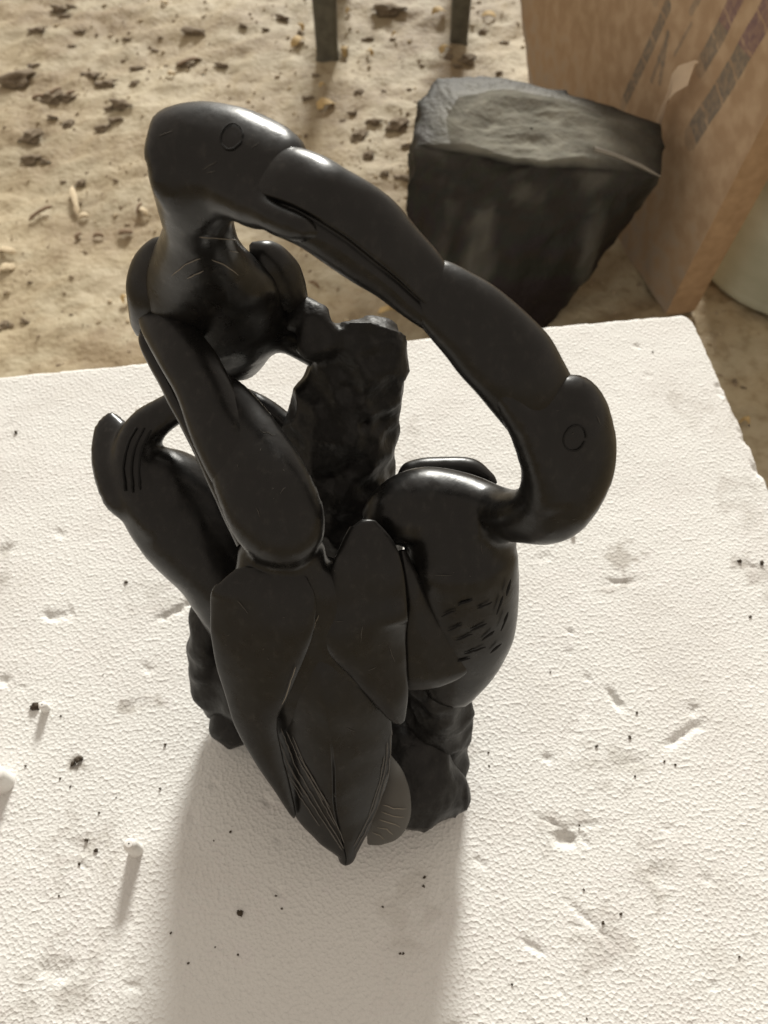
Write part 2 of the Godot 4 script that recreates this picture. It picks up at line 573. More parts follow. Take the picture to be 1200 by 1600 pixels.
# dents: [u, w, angle deg, half length, half width, depth] in metres (negative depth is a raised edge)
func dents() -> Array:
	return [
		[0.5871, 0.3108, -155.8, 0.0199, 0.0029, 0.0030],
		[0.6938, 0.3038, 177.0, 0.0135, 0.0041, 0.0019],
		[0.7018, 0.3005, 131.1, 0.0048, 0.0029, 0.0015],
		[0.2123, 0.4428, 111.9, 0.0098, 0.0033, 0.0030],
		[0.1623, 0.4791, -156.3, 0.0198, 0.0032, 0.0032],
		[0.1477, 0.4600, 146.9, 0.0039, 0.0044, 0.0023],
		[0.2815, 0.5492, 162.5, 0.0080, 0.0060, 0.0045],
		[0.2905, 0.5349, 151.0, 0.0105, 0.0015, 0.0015],
		[0.2668, 0.5408, 179.0, 0.0137, 0.0015, 0.0015],
		[0.2672, 0.5505, 110.7, 0.0065, 0.0015, 0.0015],
		[0.2492, 0.4563, -122.0, 0.0332, 0.0048, 0.0009],
		[0.2354, 0.3762, 121.4, 0.0020, 0.0029, 0.0023],
		[0.2417, 0.3957, 121.9, 0.0016, 0.0028, 0.0023],
		[0.2815, 0.4852, 109.2, 0.0030, 0.0032, 0.0023],
		[0.2303, 0.4213, 135.1, 0.0019, 0.0028, 0.0015],
		[0.6209, 0.3974, -157.6, 0.0086, 0.0044, 0.0012],
		[0.6668, 0.4402, -158.0, 0.0049, 0.0026, 0.0019],
		[0.6693, 0.5921, -174.1, 0.0091, 0.0065, 0.0012],
		[0.6633, 0.5959, -131.3, 0.0111, 0.0037, 0.0012],
		[0.6147, 0.6102, -176.9, 0.0057, 0.0028, 0.0023],
		[0.7483, 0.2268, -121.3, 0.0077, 0.0048, 0.0023],
		[0.7333, 0.3610, -154.0, 0.0043, 0.0044, 0.0026],
		[0.6988, 0.2143, 143.9, 0.0060, 0.0037, 0.0015],
		[0.6110, 0.3643, 151.1, 0.0064, 0.0034, 0.0011],
		[0.1763, 0.3328, -176.7, 0.0187, 0.0024, 0.0015],
		[0.1790, 0.3315, 161.4, 0.0118, 0.0018, 0.0014],
		[0.2418, 0.2981, -163.9, 0.0062, 0.0036, 0.0011],
		[0.0764, 0.0428, 165.0, 0.0035, 0.0029, 0.0015],
		[0.0776, 0.0879, -147.8, 0.0037, 0.0028, 0.0011],
		[0.2785, 0.6080, 130.0, 0.0233, 0.0024, 0.0011],
		[0.3236, 0.6200, 147.2, 0.0087, 0.0024, 0.0014],
		[0.2179, 0.5838, 98.8, 0.0083, 0.0049, 0.0011],
		[-0.0040, 0.1547, 102.4, 0.0092, 0.0034, 0.0023],
		[0.0065, 0.1176, 88.0, 0.0091, 0.0028, 0.0023],
		[0.0040, 0.2230, 96.8, 0.0103, 0.0039, 0.0023],
		[0.0507, 0.3313, 145.7, 0.0075, 0.0036, 0.0015],
		[0.4044, 0.4482, 145.8, 0.0060, 0.0027, 0.0015],
		[0.1811, 0.5914, 131.5, 0.0028, 0.0029, 0.0015],
		[0.5542, 0.4731, 156.9, 0.0028, 0.0021, 0.0015],
		[0.3916, 0.6628, -171.4, 0.0071, 0.0027, 0.0015],
		[0.6590, 0.5089, -168.5, 0.0074, 0.0060, 0.0009],
		[0.6358, 0.5756, -173.0, 0.0070, 0.0047, 0.0009],
		[0.2145, 0.4976, -171.1, 0.0143, 0.0031, 0.0008],
		[0.5982, 0.1377, 148.6, 0.0069, 0.0026, 0.0015],
		[0.3526, 0.5575, 143.1, 0.0058, 0.0026, 0.0013],
		[0.7175, 0.3702, 169.8, 0.0046, 0.0029, 0.0006],
		[0.4131, 0.2698, 97.9, 0.0043, 0.0015, 0.0006],
		[0.5562, 0.6074, 137.8, 0.0026, 0.0027, 0.0006],
		[0.2897, 0.1968, 0.3, 0.0055, 0.0018, 0.0006],
		[0.1611, 0.6386, 52.1, 0.0058, 0.0023, 0.0011],
		[0.5973, 0.6122, 124.3, 0.0059, 0.0028, 0.0007],
		[0.4880, 0.2022, 26.2, 0.0023, 0.0020, 0.0010],
		[0.7212, 0.4815, 60.8, 0.0032, 0.0027, 0.0009],
		[0.5291, 0.4025, 126.8, 0.0022, 0.0030, 0.0005],
		[0.2889, 0.6110, 3.3, 0.0052, 0.0020, 0.0010],
		[0.7640, 0.0728, 32.6, 0.0058, 0.0018, 0.0011],
		[0.2001, 0.6621, 62.0, 0.0034, 0.0023, 0.0011],
		[0.6558, 0.5227, 143.5, 0.0054, 0.0016, 0.0013],
		[0.6822, 0.2990, 109.9, 0.0057, 0.0020, 0.0013],
		[0.3644, 0.3203, 57.0, 0.0027, 0.0016, 0.0006],
		[0.3364, 0.6665, 29.1, 0.0022, 0.0030, 0.0009],
		[0.4584, 0.2577, 106.9, 0.0053, 0.0022, 0.0008],
		[0.6799, 0.5919, 5.9, 0.0040, 0.0028, 0.0006],
		[0.3093, 0.6516, 113.5, 0.0052, 0.0017, 0.0008],
		[0.6296, 0.5686, 53.1, 0.0038, 0.0030, 0.0012],
		[0.0920, 0.4411, 87.9, 0.0049, 0.0022, 0.0007],
		[0.4548, 0.1916, 67.9, 0.0060, 0.0029, 0.0010],
		[0.3986, 0.3329, 16.0, 0.0031, 0.0027, 0.0012],
		[0.5078, 0.5581, 139.5, 0.0048, 0.0025, 0.0011],
		[0.5045, 0.5211, 50.6, 0.0039, 0.0027, 0.0011],
		[0.5485, 0.6201, 116.9, 0.0043, 0.0015, 0.0009],
		[0.5719, 0.4970, 83.3, 0.0053, 0.0025, 0.0012],
		[0.5124, 0.4909, 132.8, 0.0053, 0.0020, 0.0012],
		[0.1995, 0.5514, 175.7, 0.0058, 0.0023, 0.0009],
		[0.6201, 0.5663, 168.7, 0.0039, 0.0025, 0.0011],
		[0.2111, 0.2411, 140.5, 0.0043, 0.0025, 0.0008],
		[0.3548, 0.5721, 114.6, 0.0049, 0.0015, 0.0006],
		[0.4556, 0.5010, 39.4, 0.0047, 0.0024, 0.0005],
		[0.4097, 0.2559, 9.7, 0.0025, 0.0020, 0.0006],
		[0.6170, 0.0817, 83.8, 0.0035, 0.0024, 0.0010],
		[0.0007, 0.4113, 60.0, 0.0054, 0.0026, 0.0019],
		[-0.0002, 0.3825, 82.4, 0.0032, 0.0032, 0.0013],
		[0.0028, 0.1857, 94.9, 0.0087, 0.0036, 0.0019],
		[0.0047, 0.3069, 82.2, 0.0039, 0.0032, 0.0022],
		[0.0057, 0.4372, 96.5, 0.0051, 0.0038, 0.0011],
		[-0.0002, 0.2763, 96.9, 0.0038, 0.0033, 0.0028],
		[0.0016, 0.2227, 73.6, 0.0047, 0.0039, 0.0018],
		[0.0057, 0.4155, 95.7, 0.0046, 0.0040, 0.0021],
		[0.0019, 0.1777, 119.1, 0.0060, 0.0026, 0.0020],
		[-0.0001, 0.2987, 86.6, 0.0048, 0.0036, 0.0027],
		[-0.0009, 0.2630, 76.4, 0.0086, 0.0036, 0.0016],
		[0.0009, 0.1119, 119.3, 0.0048, 0.0032, 0.0020],
		[0.0035, 0.2915, 104.6, 0.0037, 0.0035, 0.0017],
		[0.0027, 0.1844, 77.8, 0.0062, 0.0029, 0.0018]
	]

func stain_image() -> Image:
	var im := Image.create(1024, 1024, false, Image.FORMAT_RGB8)
	im.fill(lin(0.775, 0.772, 0.752))
	var f := fnl(FastNoiseLite.TYPE_SIMPLEX, 0.03, 77, 5)
	var f2 := fnl(FastNoiseLite.TYPE_SIMPLEX_SMOOTH, 0.006, 78, 4)
	var per_u := 1024.0 / 0.9
	var per_w := 1024.0 / 0.75
	# an overall faint soiling
	for y in 1024:
		for x in 1024:
			var k := clampf(f2.get_noise_2d(x, y) * 0.9, -0.5, 0.5)
			if k > 0.02:
				im.set_pixel(x, y, lin(0.775 - 0.09 * k, 0.772 - 0.10 * k, 0.752 - 0.11 * k))
	# [u, w, half length, half width, angle, strength]
	for s in [
		[0.1680, 0.3076, 0.0218, 0.0170, 20.0, 0.28],
		[0.1743, 0.3365, 0.0237, 0.0047, 10.0, 0.20],
		[0.2306, 0.4969, 0.0315, 0.0210, 0.0, 0.14],
		[0.2188, 0.5825, 0.0197, 0.0246, 20.0, 0.14],
		[0.2677, 0.6232, 0.0331, 0.0213, 30.0, 0.16],
		[-0.0060, 0.1637, 0.0081, 0.0404, 10.0, 0.25],
		[0.0377, 0.2562, 0.0253, 0.0317, 0.0, 0.12],
		[0.0469, 0.3421, 0.0149, 0.0239, 0.0, 0.20],
		[0.0629, 0.3263, 0.0121, 0.0084, 0.0, 0.20],
		[0.6567, 0.5068, 0.0300, 0.0300, 0.0, 0.12],
		[0.6603, 0.5912, 0.0373, 0.0233, 0.0, 0.13],
		[0.6209, 0.3959, 0.0219, 0.0098, -10.0, 0.30],
		[0.6673, 0.4399, 0.0116, 0.0053, -30.0, 0.35],
		[0.6010, 0.3000, 0.0352, 0.0235, 0.0, 0.10],
		[0.2817, 0.5414, 0.0303, 0.0151, 0.0, 0.12],
		[0.6807, 0.6170, 0.0409, 0.0182, 0.0, 0.12],
		[0.4100, 0.5837, 0.0289, 0.0289, 0.0, 0.08],
		[0.7477, 0.2480, 0.0108, 0.0240, 0.0, 0.25],
		[0.0486, 0.1394, 0.0408, 0.0340, 0.0, 0.08],
		[0.3513, 0.4712, 0.0212, 0.0106, 0.0, 0.10],
		[0.1857, 0.6544, 0.0278, 0.0186, 0.0, 0.07],
		[0.3481, 0.1452, 0.0146, 0.0397, 0.0, 0.10],
		[0.3676, 0.1918, 0.0129, 0.0129, 0.0, 0.12]
	]:
		var cx: float = s[0] * per_u
		var cy: float = s[1] * per_w
		var rr: float = maxf(s[2], s[3]) * per_w * 1.4
		for y in range(maxi(0, int(cy - rr)), mini(1024, int(cy + rr))):
			for x in range(maxi(0, int(cx - rr)), mini(1024, int(cx + rr))):
				var dx := (x - cx) / per_u
				var dy := (y - cy) / per_w
				var a: float = deg_to_rad(s[4])
				var p: float = (dx * cos(a) + dy * sin(a)) / s[2]
				var q: float = (-dx * sin(a) + dy * cos(a)) / s[3]
				var n := f.get_noise_2d(x, y)
				var k: float = clampf((1.0 - sqrt(p * p + q * q) + 0.9 * n) * 1.6, 0.0, 1.0) * s[5] * clampf(0.65 + n * 1.2, 0.0, 1.0)
				if k > 0.01:
					var c := im.get_pixel(x, y)
					im.set_pixel(x, y, c.lerp(Color(0.40, 0.36, 0.31), k))
	return im

func build_block() -> void:
	var us := PackedFloat32Array()
	var ws := PackedFloat32Array()
	var x := 0.0
	while x < 0.84:
		us.append(x)
		x += 0.0023 if x > 0.02 else 0.0015
	us.append_array([0.9, 1.0, 1.1, 1.14])
	x = 0.0
	while x < 0.73:
		ws.append(x)
		x += 0.0023 if x > 0.02 else 0.0015
	ws.append_array([0.8, 0.9, 0.94])
	var nu := us.size()
	var nw := ws.size()
	var h := PackedFloat32Array()
	h.resize(nu * nw)
	var big := fnl(FastNoiseLite.TYPE_SIMPLEX_SMOOTH, 9.0, 51, 3)
	var ragged := fnl(FastNoiseLite.TYPE_SIMPLEX, 70.0, 52, 3)
	for j in nw:
		for i in nu:
			h[j * nu + i] = 0.0007 * big.get_noise_2d(us[i], ws[j])
	for d in dents():
		var a := deg_to_rad(d[2])
		var reach: float = maxf(d[3], d[4]) * 1.6 + 0.004
		var i0 := us.bsearch(d[0] - reach)
		var i1 := mini(us.bsearch(d[0] + reach), nu)
		var j0 := ws.bsearch(d[1] - reach)
		var j1 := mini(ws.bsearch(d[1] + reach), nw)
		for j in range(j0, j1):
			for i in range(i0, i1):
				var dx: float = us[i] - d[0]
				var dy: float = ws[j] - d[1]
				var r := ragged.get_noise_2d(us[i], ws[j])
				var p: float = (dx * cos(a) + dy * sin(a)) / d[3]
				var q: float = (-dx * sin(a) + dy * cos(a)) / d[4] + r * 0.5
				h[j * nu + i] -= d[5] * exp(-p * p * p * p - q * q * q * q) * (1.0 + 0.5 * r)
	var v := PackedVector3Array()
	var uvs := PackedVector2Array()
	var corner := 0.016
	var edge := 0.005
	for j in nw:
		for i in nu:
			var u := us[i]
			var w := ws[j]
			var d := minf(u, w)
			var uu := u
			var ww := w
			if u < corner and w < corner:
				var a := corner - u
				var b := corner - w
				var m := maxf(a, b)
				var l := sqrt(a * a + b * b)
				if l > 0.0:
					uu = corner - a * m / l
					ww = corner - b * m / l
				d = corner - m
			var hh := h[j * nu + i]
			if d < edge:
				hh -= edge * (1.0 - sqrt(maxf(0.0, 1.0 - pow((edge - d) / edge, 2.0))))
				var rg := 0.0016 * ragged.get_noise_2d(us[i] * 0.6, ws[j] * 0.6) * (1.0 - d / edge)
				uu += rg
				ww += rg
			v.append(Vector3(uu, hh, ww))
			uvs.append(Vector2(u / 0.9, w / 0.75))
	# local frame: x along the back edge, z towards the front. BLOCK_U points left, so x is mirrored by the basis below.
	var root := thing("foam_block", "big white polystyrene foam block with dents and grey scuffs under the black sculpture", "foam block", BLOCK_AT)
	for k in v.size():
		v[k] = BLOCK_U * v[k].x + BLOCK_W * v[k].z + Vector3(0, v[k].y, 0)
	var m := StandardMaterial3D.new()
	m.albedo_texture = ImageTexture.create_from_image(stain_image())
	m.texture_repeat = false
	m.roughness = 0.75
	m.metallic_specular = 0.35
	var beads := fnl(FastNoiseLite.TYPE_CELLULAR, 0.052, 61, 1)
	beads.fractal_type = FastNoiseLite.FRACTAL_NONE
	beads.cellular_return_type = FastNoiseLite.RETURN_DISTANCE
	beads.cellular_jitter = 0.9
	m.heightmap_enabled = true
	m.heightmap_texture = bump_tex(beads, 1024, true)
	m.heightmap_scale = 0.078
	m.uv1_scale = Vector3.ONE
	# the beads sit on the second, metric set of coordinates: the relief is triplanar, the stains lie on the top
	var tops := grid_mesh(v, nw, nu, false, PackedColorArray(), uvs)
	var top := piece("top_face", tops, foam_top(m), root)
	# sides
	var ring := PackedVector3Array()
	var loop := []
	for j in range(nw - 1, -1, -1):
		loop.append(v[j * nu])
	for i in range(1, nu):
		loop.append(v[i])
	for j in range(1, nw):
		loop.append(v[j * nu + nu - 1])
	for i in range(nu - 2, 0, -1):
		loop.append(v[(nw - 1) * nu + i])
	for y in [0.0, -0.12, -0.24, GROUND - 0.02]:
		for p in loop:
			ring.append(Vector3(p.x, p.y if y == 0.0 else y, p.z))
	piece("side_face", grid_mesh(ring, 4, loop.size(), true), triplanar(plain(lin(0.78, 0.765, 0.735), 0.8), 4.0), root)
	# pegs of foam standing up from the face
	for d in [
		[0.6154, 0.5158, 0.0052, 0.0250],
		[0.7249, 0.4495, 0.0090, 0.0260],
		[0.6954, 0.3912, 0.0035, 0.0120],
		[0.6268, 0.0691, 0.0040, 0.0060],
		[0.2084, 0.2783, 0.0020, 0.0030]
	]:
		var peg := carved([[Vector3(0, -0.003, 0), d[2] * 1.15, d[2] * 1.1], [Vector3(0, d[3] * 0.4, 0), d[2], d[2] * 0.9], [Vector3(0.0005, d[3] * 0.85, 0.0005), d[2] * 0.9, d[2] * 0.9], [Vector3(0.0005, d[3] * 0.99, 0.0005), d[2] * 0.5, d[2] * 0.5], [Vector3(0.0005, d[3], 0.0005), 0.0006, 0.0006]], {"seg": 16, "sub": 4, "wob": 0.001})
		var o := piece("foam_nub", peg, plain(lin(0.8, 0.785, 0.755), 0.8), root)
		o.position = BLOCK_U * d[0] + BLOCK_W * d[1]

func foam_top(m: StandardMaterial3D) -> StandardMaterial3D:
	# beads about 3.5 mm across: the relief texture repeats, the stain texture does not, so stains ride as a detail layer
	var b := StandardMaterial3D.new()
	b.roughness = 0.72
	b.metallic_specular = 0.3
	b.albedo_texture = m.albedo_texture
	b.heightmap_enabled = true
	b.heightmap_texture = bead_image()
	b.heightmap_scale = m.heightmap_scale
	return b

func bead_image() -> ImageTexture:
	# one relief for the whole face, drawn bead by bead: no repeats
	var n := 2048
	var im := Image.create(n, n, false, Image.FORMAT_L8)
	var f := fnl(FastNoiseLite.TYPE_CELLULAR, 1.0, 61, 1)
	f.fractal_type = FastNoiseLite.FRACTAL_NONE
	f.cellular_return_type = FastNoiseLite.RETURN_DISTANCE
	f.cellular_jitter = 1.0
	var g := fnl(FastNoiseLite.TYPE_SIMPLEX, 0.9, 62, 2)
	var far := fnl(FastNoiseLite.TYPE_SIMPLEX, 0.10, 63, 3)
	var data := PackedByteArray()
	data.resize(n * n)
	var su := 0.9 / n / 0.0028
	var sw := 0.75 / n / 0.0028
	for y in n:
		for x in n:
			var d := f.get_noise_2d(x * su, y * sw) + 1.0
			var k := 0.74 * (1.0 - minf(1.0, d * d * 1.3)) + 0.16 * (0.5 + g.get_noise_2d(x * su, y * sw * 1.25)) + 0.12 * (0.5 + far.get_noise_2d(x * su * 0.6, y * sw * 1.3))
			data[y * n + x] = int(clampf(k, 0.0, 1.0) * 255.0)
	return ImageTexture.create_from_image(Image.create_from_data(n, n, false, Image.FORMAT_L8, data))

# ------------------------------------------------------------------ cardboard carton
func carton_print() -> Image:
	# 704 x 528 over 1.16 m x 0.87 m of the face; worn ink
	var im := Image.create(704, 528, false, Image.FORMAT_RGB8)
	var base := lin(0.42, 0.29, 0.18)
	var f := fnl(FastNoiseLite.TYPE_SIMPLEX, 0.03, 91, 5)
	var f2 := fnl(FastNoiseLite.TYPE_SIMPLEX, 0.11, 92, 3)
	var px := 704.0 / 1.16
	# bars: [x0, y0, x1, y1, half width, strength]
	var bars := [
		[0.389, 0.215, 0.437, 0.392, 0.0105, 0.85], [0.452, 0.29, 0.459, 0.365, 0.005, 0.55], [0.459, 0.365, 0.475, 0.30, 0.005, 0.55], [0.453, 0.325, 0.470, 0.325, 0.004, 0.5],
		[0.492, 0.352, 0.508, 0.405, 0.003, 0.55], [0.565, 0.375, 0.600, 0.49, 0.015, 0.85], [0.600, 0.285, 0.668, 0.50, 0.018, 0.9], [0.40, 0.39, 0.415, 0.45, 0.011, 0.5], [0.50, 0.42, 0.52, 0.47, 0.006, 0.5]]
	for y in 528:
		for x in 704:
			var u := x / px - 0.36
			var h := (527 - y) / px
			var n := f.get_noise_2d(x, y)
			var c := base.lerp(lin(0.52, 0.38, 0.25), clampf(0.4 + n, 0.0, 1.0))
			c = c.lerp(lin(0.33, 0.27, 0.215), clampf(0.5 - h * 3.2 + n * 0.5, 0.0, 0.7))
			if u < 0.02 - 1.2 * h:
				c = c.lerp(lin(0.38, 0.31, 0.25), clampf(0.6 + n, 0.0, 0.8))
			for b in bars:
				var dx: float = b[2] - b[0]
				var dy: float = b[3] - b[1]
				var ll := dx * dx + dy * dy
				var t := clampf(((u - b[0]) * dx + (h - b[1]) * dy) / ll, -0.02, 1.02)
				var ex: float = u - b[0] - dx * t
				var ey: float = h - b[1] - dy * t
				var d := sqrt(ex * ex + ey * ey)
				if d < b[4]:
					var along := t * sqrt(ll)
					var letter := 1.0
					if b[4] > 0.008 and fmod(along + 0.004 * n, 0.042) < 0.005:
						letter = 0.35
					if b[4] > 0.008 and d < b[4] * 0.28 and fmod(along, 0.03) > 0.012 and fmod(along, 0.03) < 0.022:
						letter = 0.75
					var ink: Color = lin(0.17, 0.15, 0.125) if h < 0.44 else lin(0.18, 0.11, 0.12)
					c = c.lerp(ink, b[5] * letter * clampf(0.75 + 1.1 * f2.get_noise_2d(x, y) * 0.3, 0.15, 1.0))
			im.set_pixel(x, y, c)
	return im

func build_carton() -> void:
	var root := thing("cardboard_carton", "worn brown cardboard carton with dark printed bars and a torn flap, behind the black bag", "box", Vector3(0.3197, -0.3600, -1.7656))
	root.basis = Basis(Vector3(0.2514, 0.0000, 0.9679), Vector3.UP, Vector3(-0.9679, 0.0000, 0.2514))
	var nx := 60
	var ny := 46
	var v := PackedVector3Array()
	var uvs := PackedVector2Array()
	var f := fnl(FastNoiseLite.TYPE_SIMPLEX_SMOOTH, 6.0, 95, 3)
	for j in ny:
		for i in nx:
			var s := float(i) / (nx - 1)
			var y := lerpf(0.36, 0.60, s) * j / (ny - 1)
			var x0 := -0.03 - 0.95 * y
			var x1 := 0.686 + 0.13 * y
			var x := lerpf(x0, x1, s)
			v.append(Vector3(x, y, 0.005 * f.get_noise_2d(x, y) + 0.005 * sin(s * PI) - 0.010 * pow(1.0 - s, 8.0)))
			uvs.append(Vector2((x + 0.36) / 1.16, 1.0 - y / 0.87))
	var m := StandardMaterial3D.new()
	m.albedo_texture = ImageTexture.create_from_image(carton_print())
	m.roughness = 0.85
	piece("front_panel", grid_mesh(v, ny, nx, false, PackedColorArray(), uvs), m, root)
	var kraft := StandardMaterial3D.new()
	kraft.albedo_texture = noise_tex(FastNoiseLite.TYPE_SIMPLEX, 0.02, 512, 97, lin(0.30, 0.19, 0.10), lin(0.46, 0.31, 0.18), 4)
	kraft.roughness = 0.88
	triplanar(kraft, 3.0)
	# side panel at the near end, back panel, top, far end
	var side := PackedVector3Array()
	for j in ny:
		var e := v[j * nx + nx - 1]
		for k in 6:
			var t := k / 5.0
			side.append(Vector3(e.x + 0.004 * sin(t * PI) + 0.006 * t, e.y, e.z - 0.052 * t))
	piece("side_panel", grid_mesh(side, ny, 6, false), kraft, root)
	var back := PackedVector3Array()
	for j in ny:
		back.append(side[j * 6 + 5])
		back.append(Vector3(v[j * nx].x + 0.02, v[j * nx].y, -0.052))
		back.append(v[j * nx])
	piece("back_panel", grid_mesh(back, ny, 3, false), kraft, root)
	var t0 := v[(ny - 1) * nx]
	var t1 := v[ny * nx - 1]
	var lid := PackedVector3Array([t0 + Vector3(0, 0.003, 0), t1 + Vector3(0, 0.003, 0), Vector3(t0.x + 0.02, t0.y - 0.006, -0.052), Vector3(t1.x + 0.01, t1.y - 0.006, -0.052)])
	piece("top_flap", grid_mesh(lid, 2, 2, false), kraft, root)
	# torn paper: a curled strip and the scar under it
	var curl := PackedVector3Array()
	var path := [Vector2(0.525, 0.225), Vector2(0.530, 0.27), Vector2(0.537, 0.315), Vector2(0.552, 0.345), Vector2(0.572, 0.368), Vector2(0.582, 0.392)]
	var wid := [0.002, 0.006, 0.008, 0.016, 0.018, 0.004]
	var lift := [0.012, 0.016, 0.018, 0.024, 0.026, 0.020]
	for i in path.size():
		for k in 4:
			var t := k / 3.0 - 0.5
			curl.append(Vector3(path[i].x + t * wid[i] * 1.6, path[i].y - t * wid[i] * 0.8, lift[i] + 0.010 * absf(t) + 0.003 * sin(i * 2.0 + k)))
	piece("torn_flap", grid_mesh(curl, path.size(), 4, false), plain(lin(0.66, 0.52, 0.38), 0.9), root)

# ------------------------------------------------------------------ bucket
func build_bucket() -> void:
	var at := Vector3(0.745, ground_height(0.745, -1.245) + 0.004, -1.245)
	var root := thing("plastic_bucket", "cloudy white plastic bucket standing on the ground right of the cardboard carton", "bucket", at)
	var m := StandardMaterial3D.new()
	m.albedo_texture = noise_tex(FastNoiseLite.TYPE_SIMPLEX_SMOOTH, 0.01, 512, 101, lin(0.36, 0.37, 0.28), lin(0.56, 0.57, 0.47), 5)
	m.roughness = 0.38
	m.backlight_enabled = true
	m.backlight = Color(0.25, 0.25, 0.2)
	triplanar(m, 2.0)
	var prof := [Vector2(0.001, 0.012), Vector2(0.158, 0.012), Vector2(0.163, 0.0), Vector2(0.168, 0.0), Vector2(0.172, 0.006), Vector2(0.1725, 0.02), Vector2(0.171, 0.024), Vector2(0.1735, 0.03), Vector2(0.178, 0.12), Vector2(0.186, 0.30), Vector2(0.188, 0.345), Vector2(0.184, 0.345), Vector2(0.175, 0.12), Vector2(0.168, 0.02), Vector2(0.001, 0.02)]
	piece("wall", lathe(prof, 72), m, root)
	var rim := [Vector2(0.188, 0.325), Vector2(0.196, 0.325), Vector2(0.199, 0.335), Vector2(0.197, 0.350), Vector2(0.190, 0.354), Vector2(0.184, 0.350)]
	piece("rim", lathe(rim, 72), m, root)

# ------------------------------------------------------------------ black bag
func closed_ring(c: Array, n: int, key: float, amp: float) -> Array:
	var out := []
	var k := c.size()
	for i in n:
		var t := float(i) / n * k
		var a := int(t) % k
		var u := t - floorf(t)
		var p: Vector3 = c[a].cubic_interpolate(c[(a + 1) % k], c[(a - 1 + k) % k], c[(a + 2) % k], u).lerp(c[a].lerp(c[(a + 1) % k], u), 0.82)
		out.append(p)
	return out

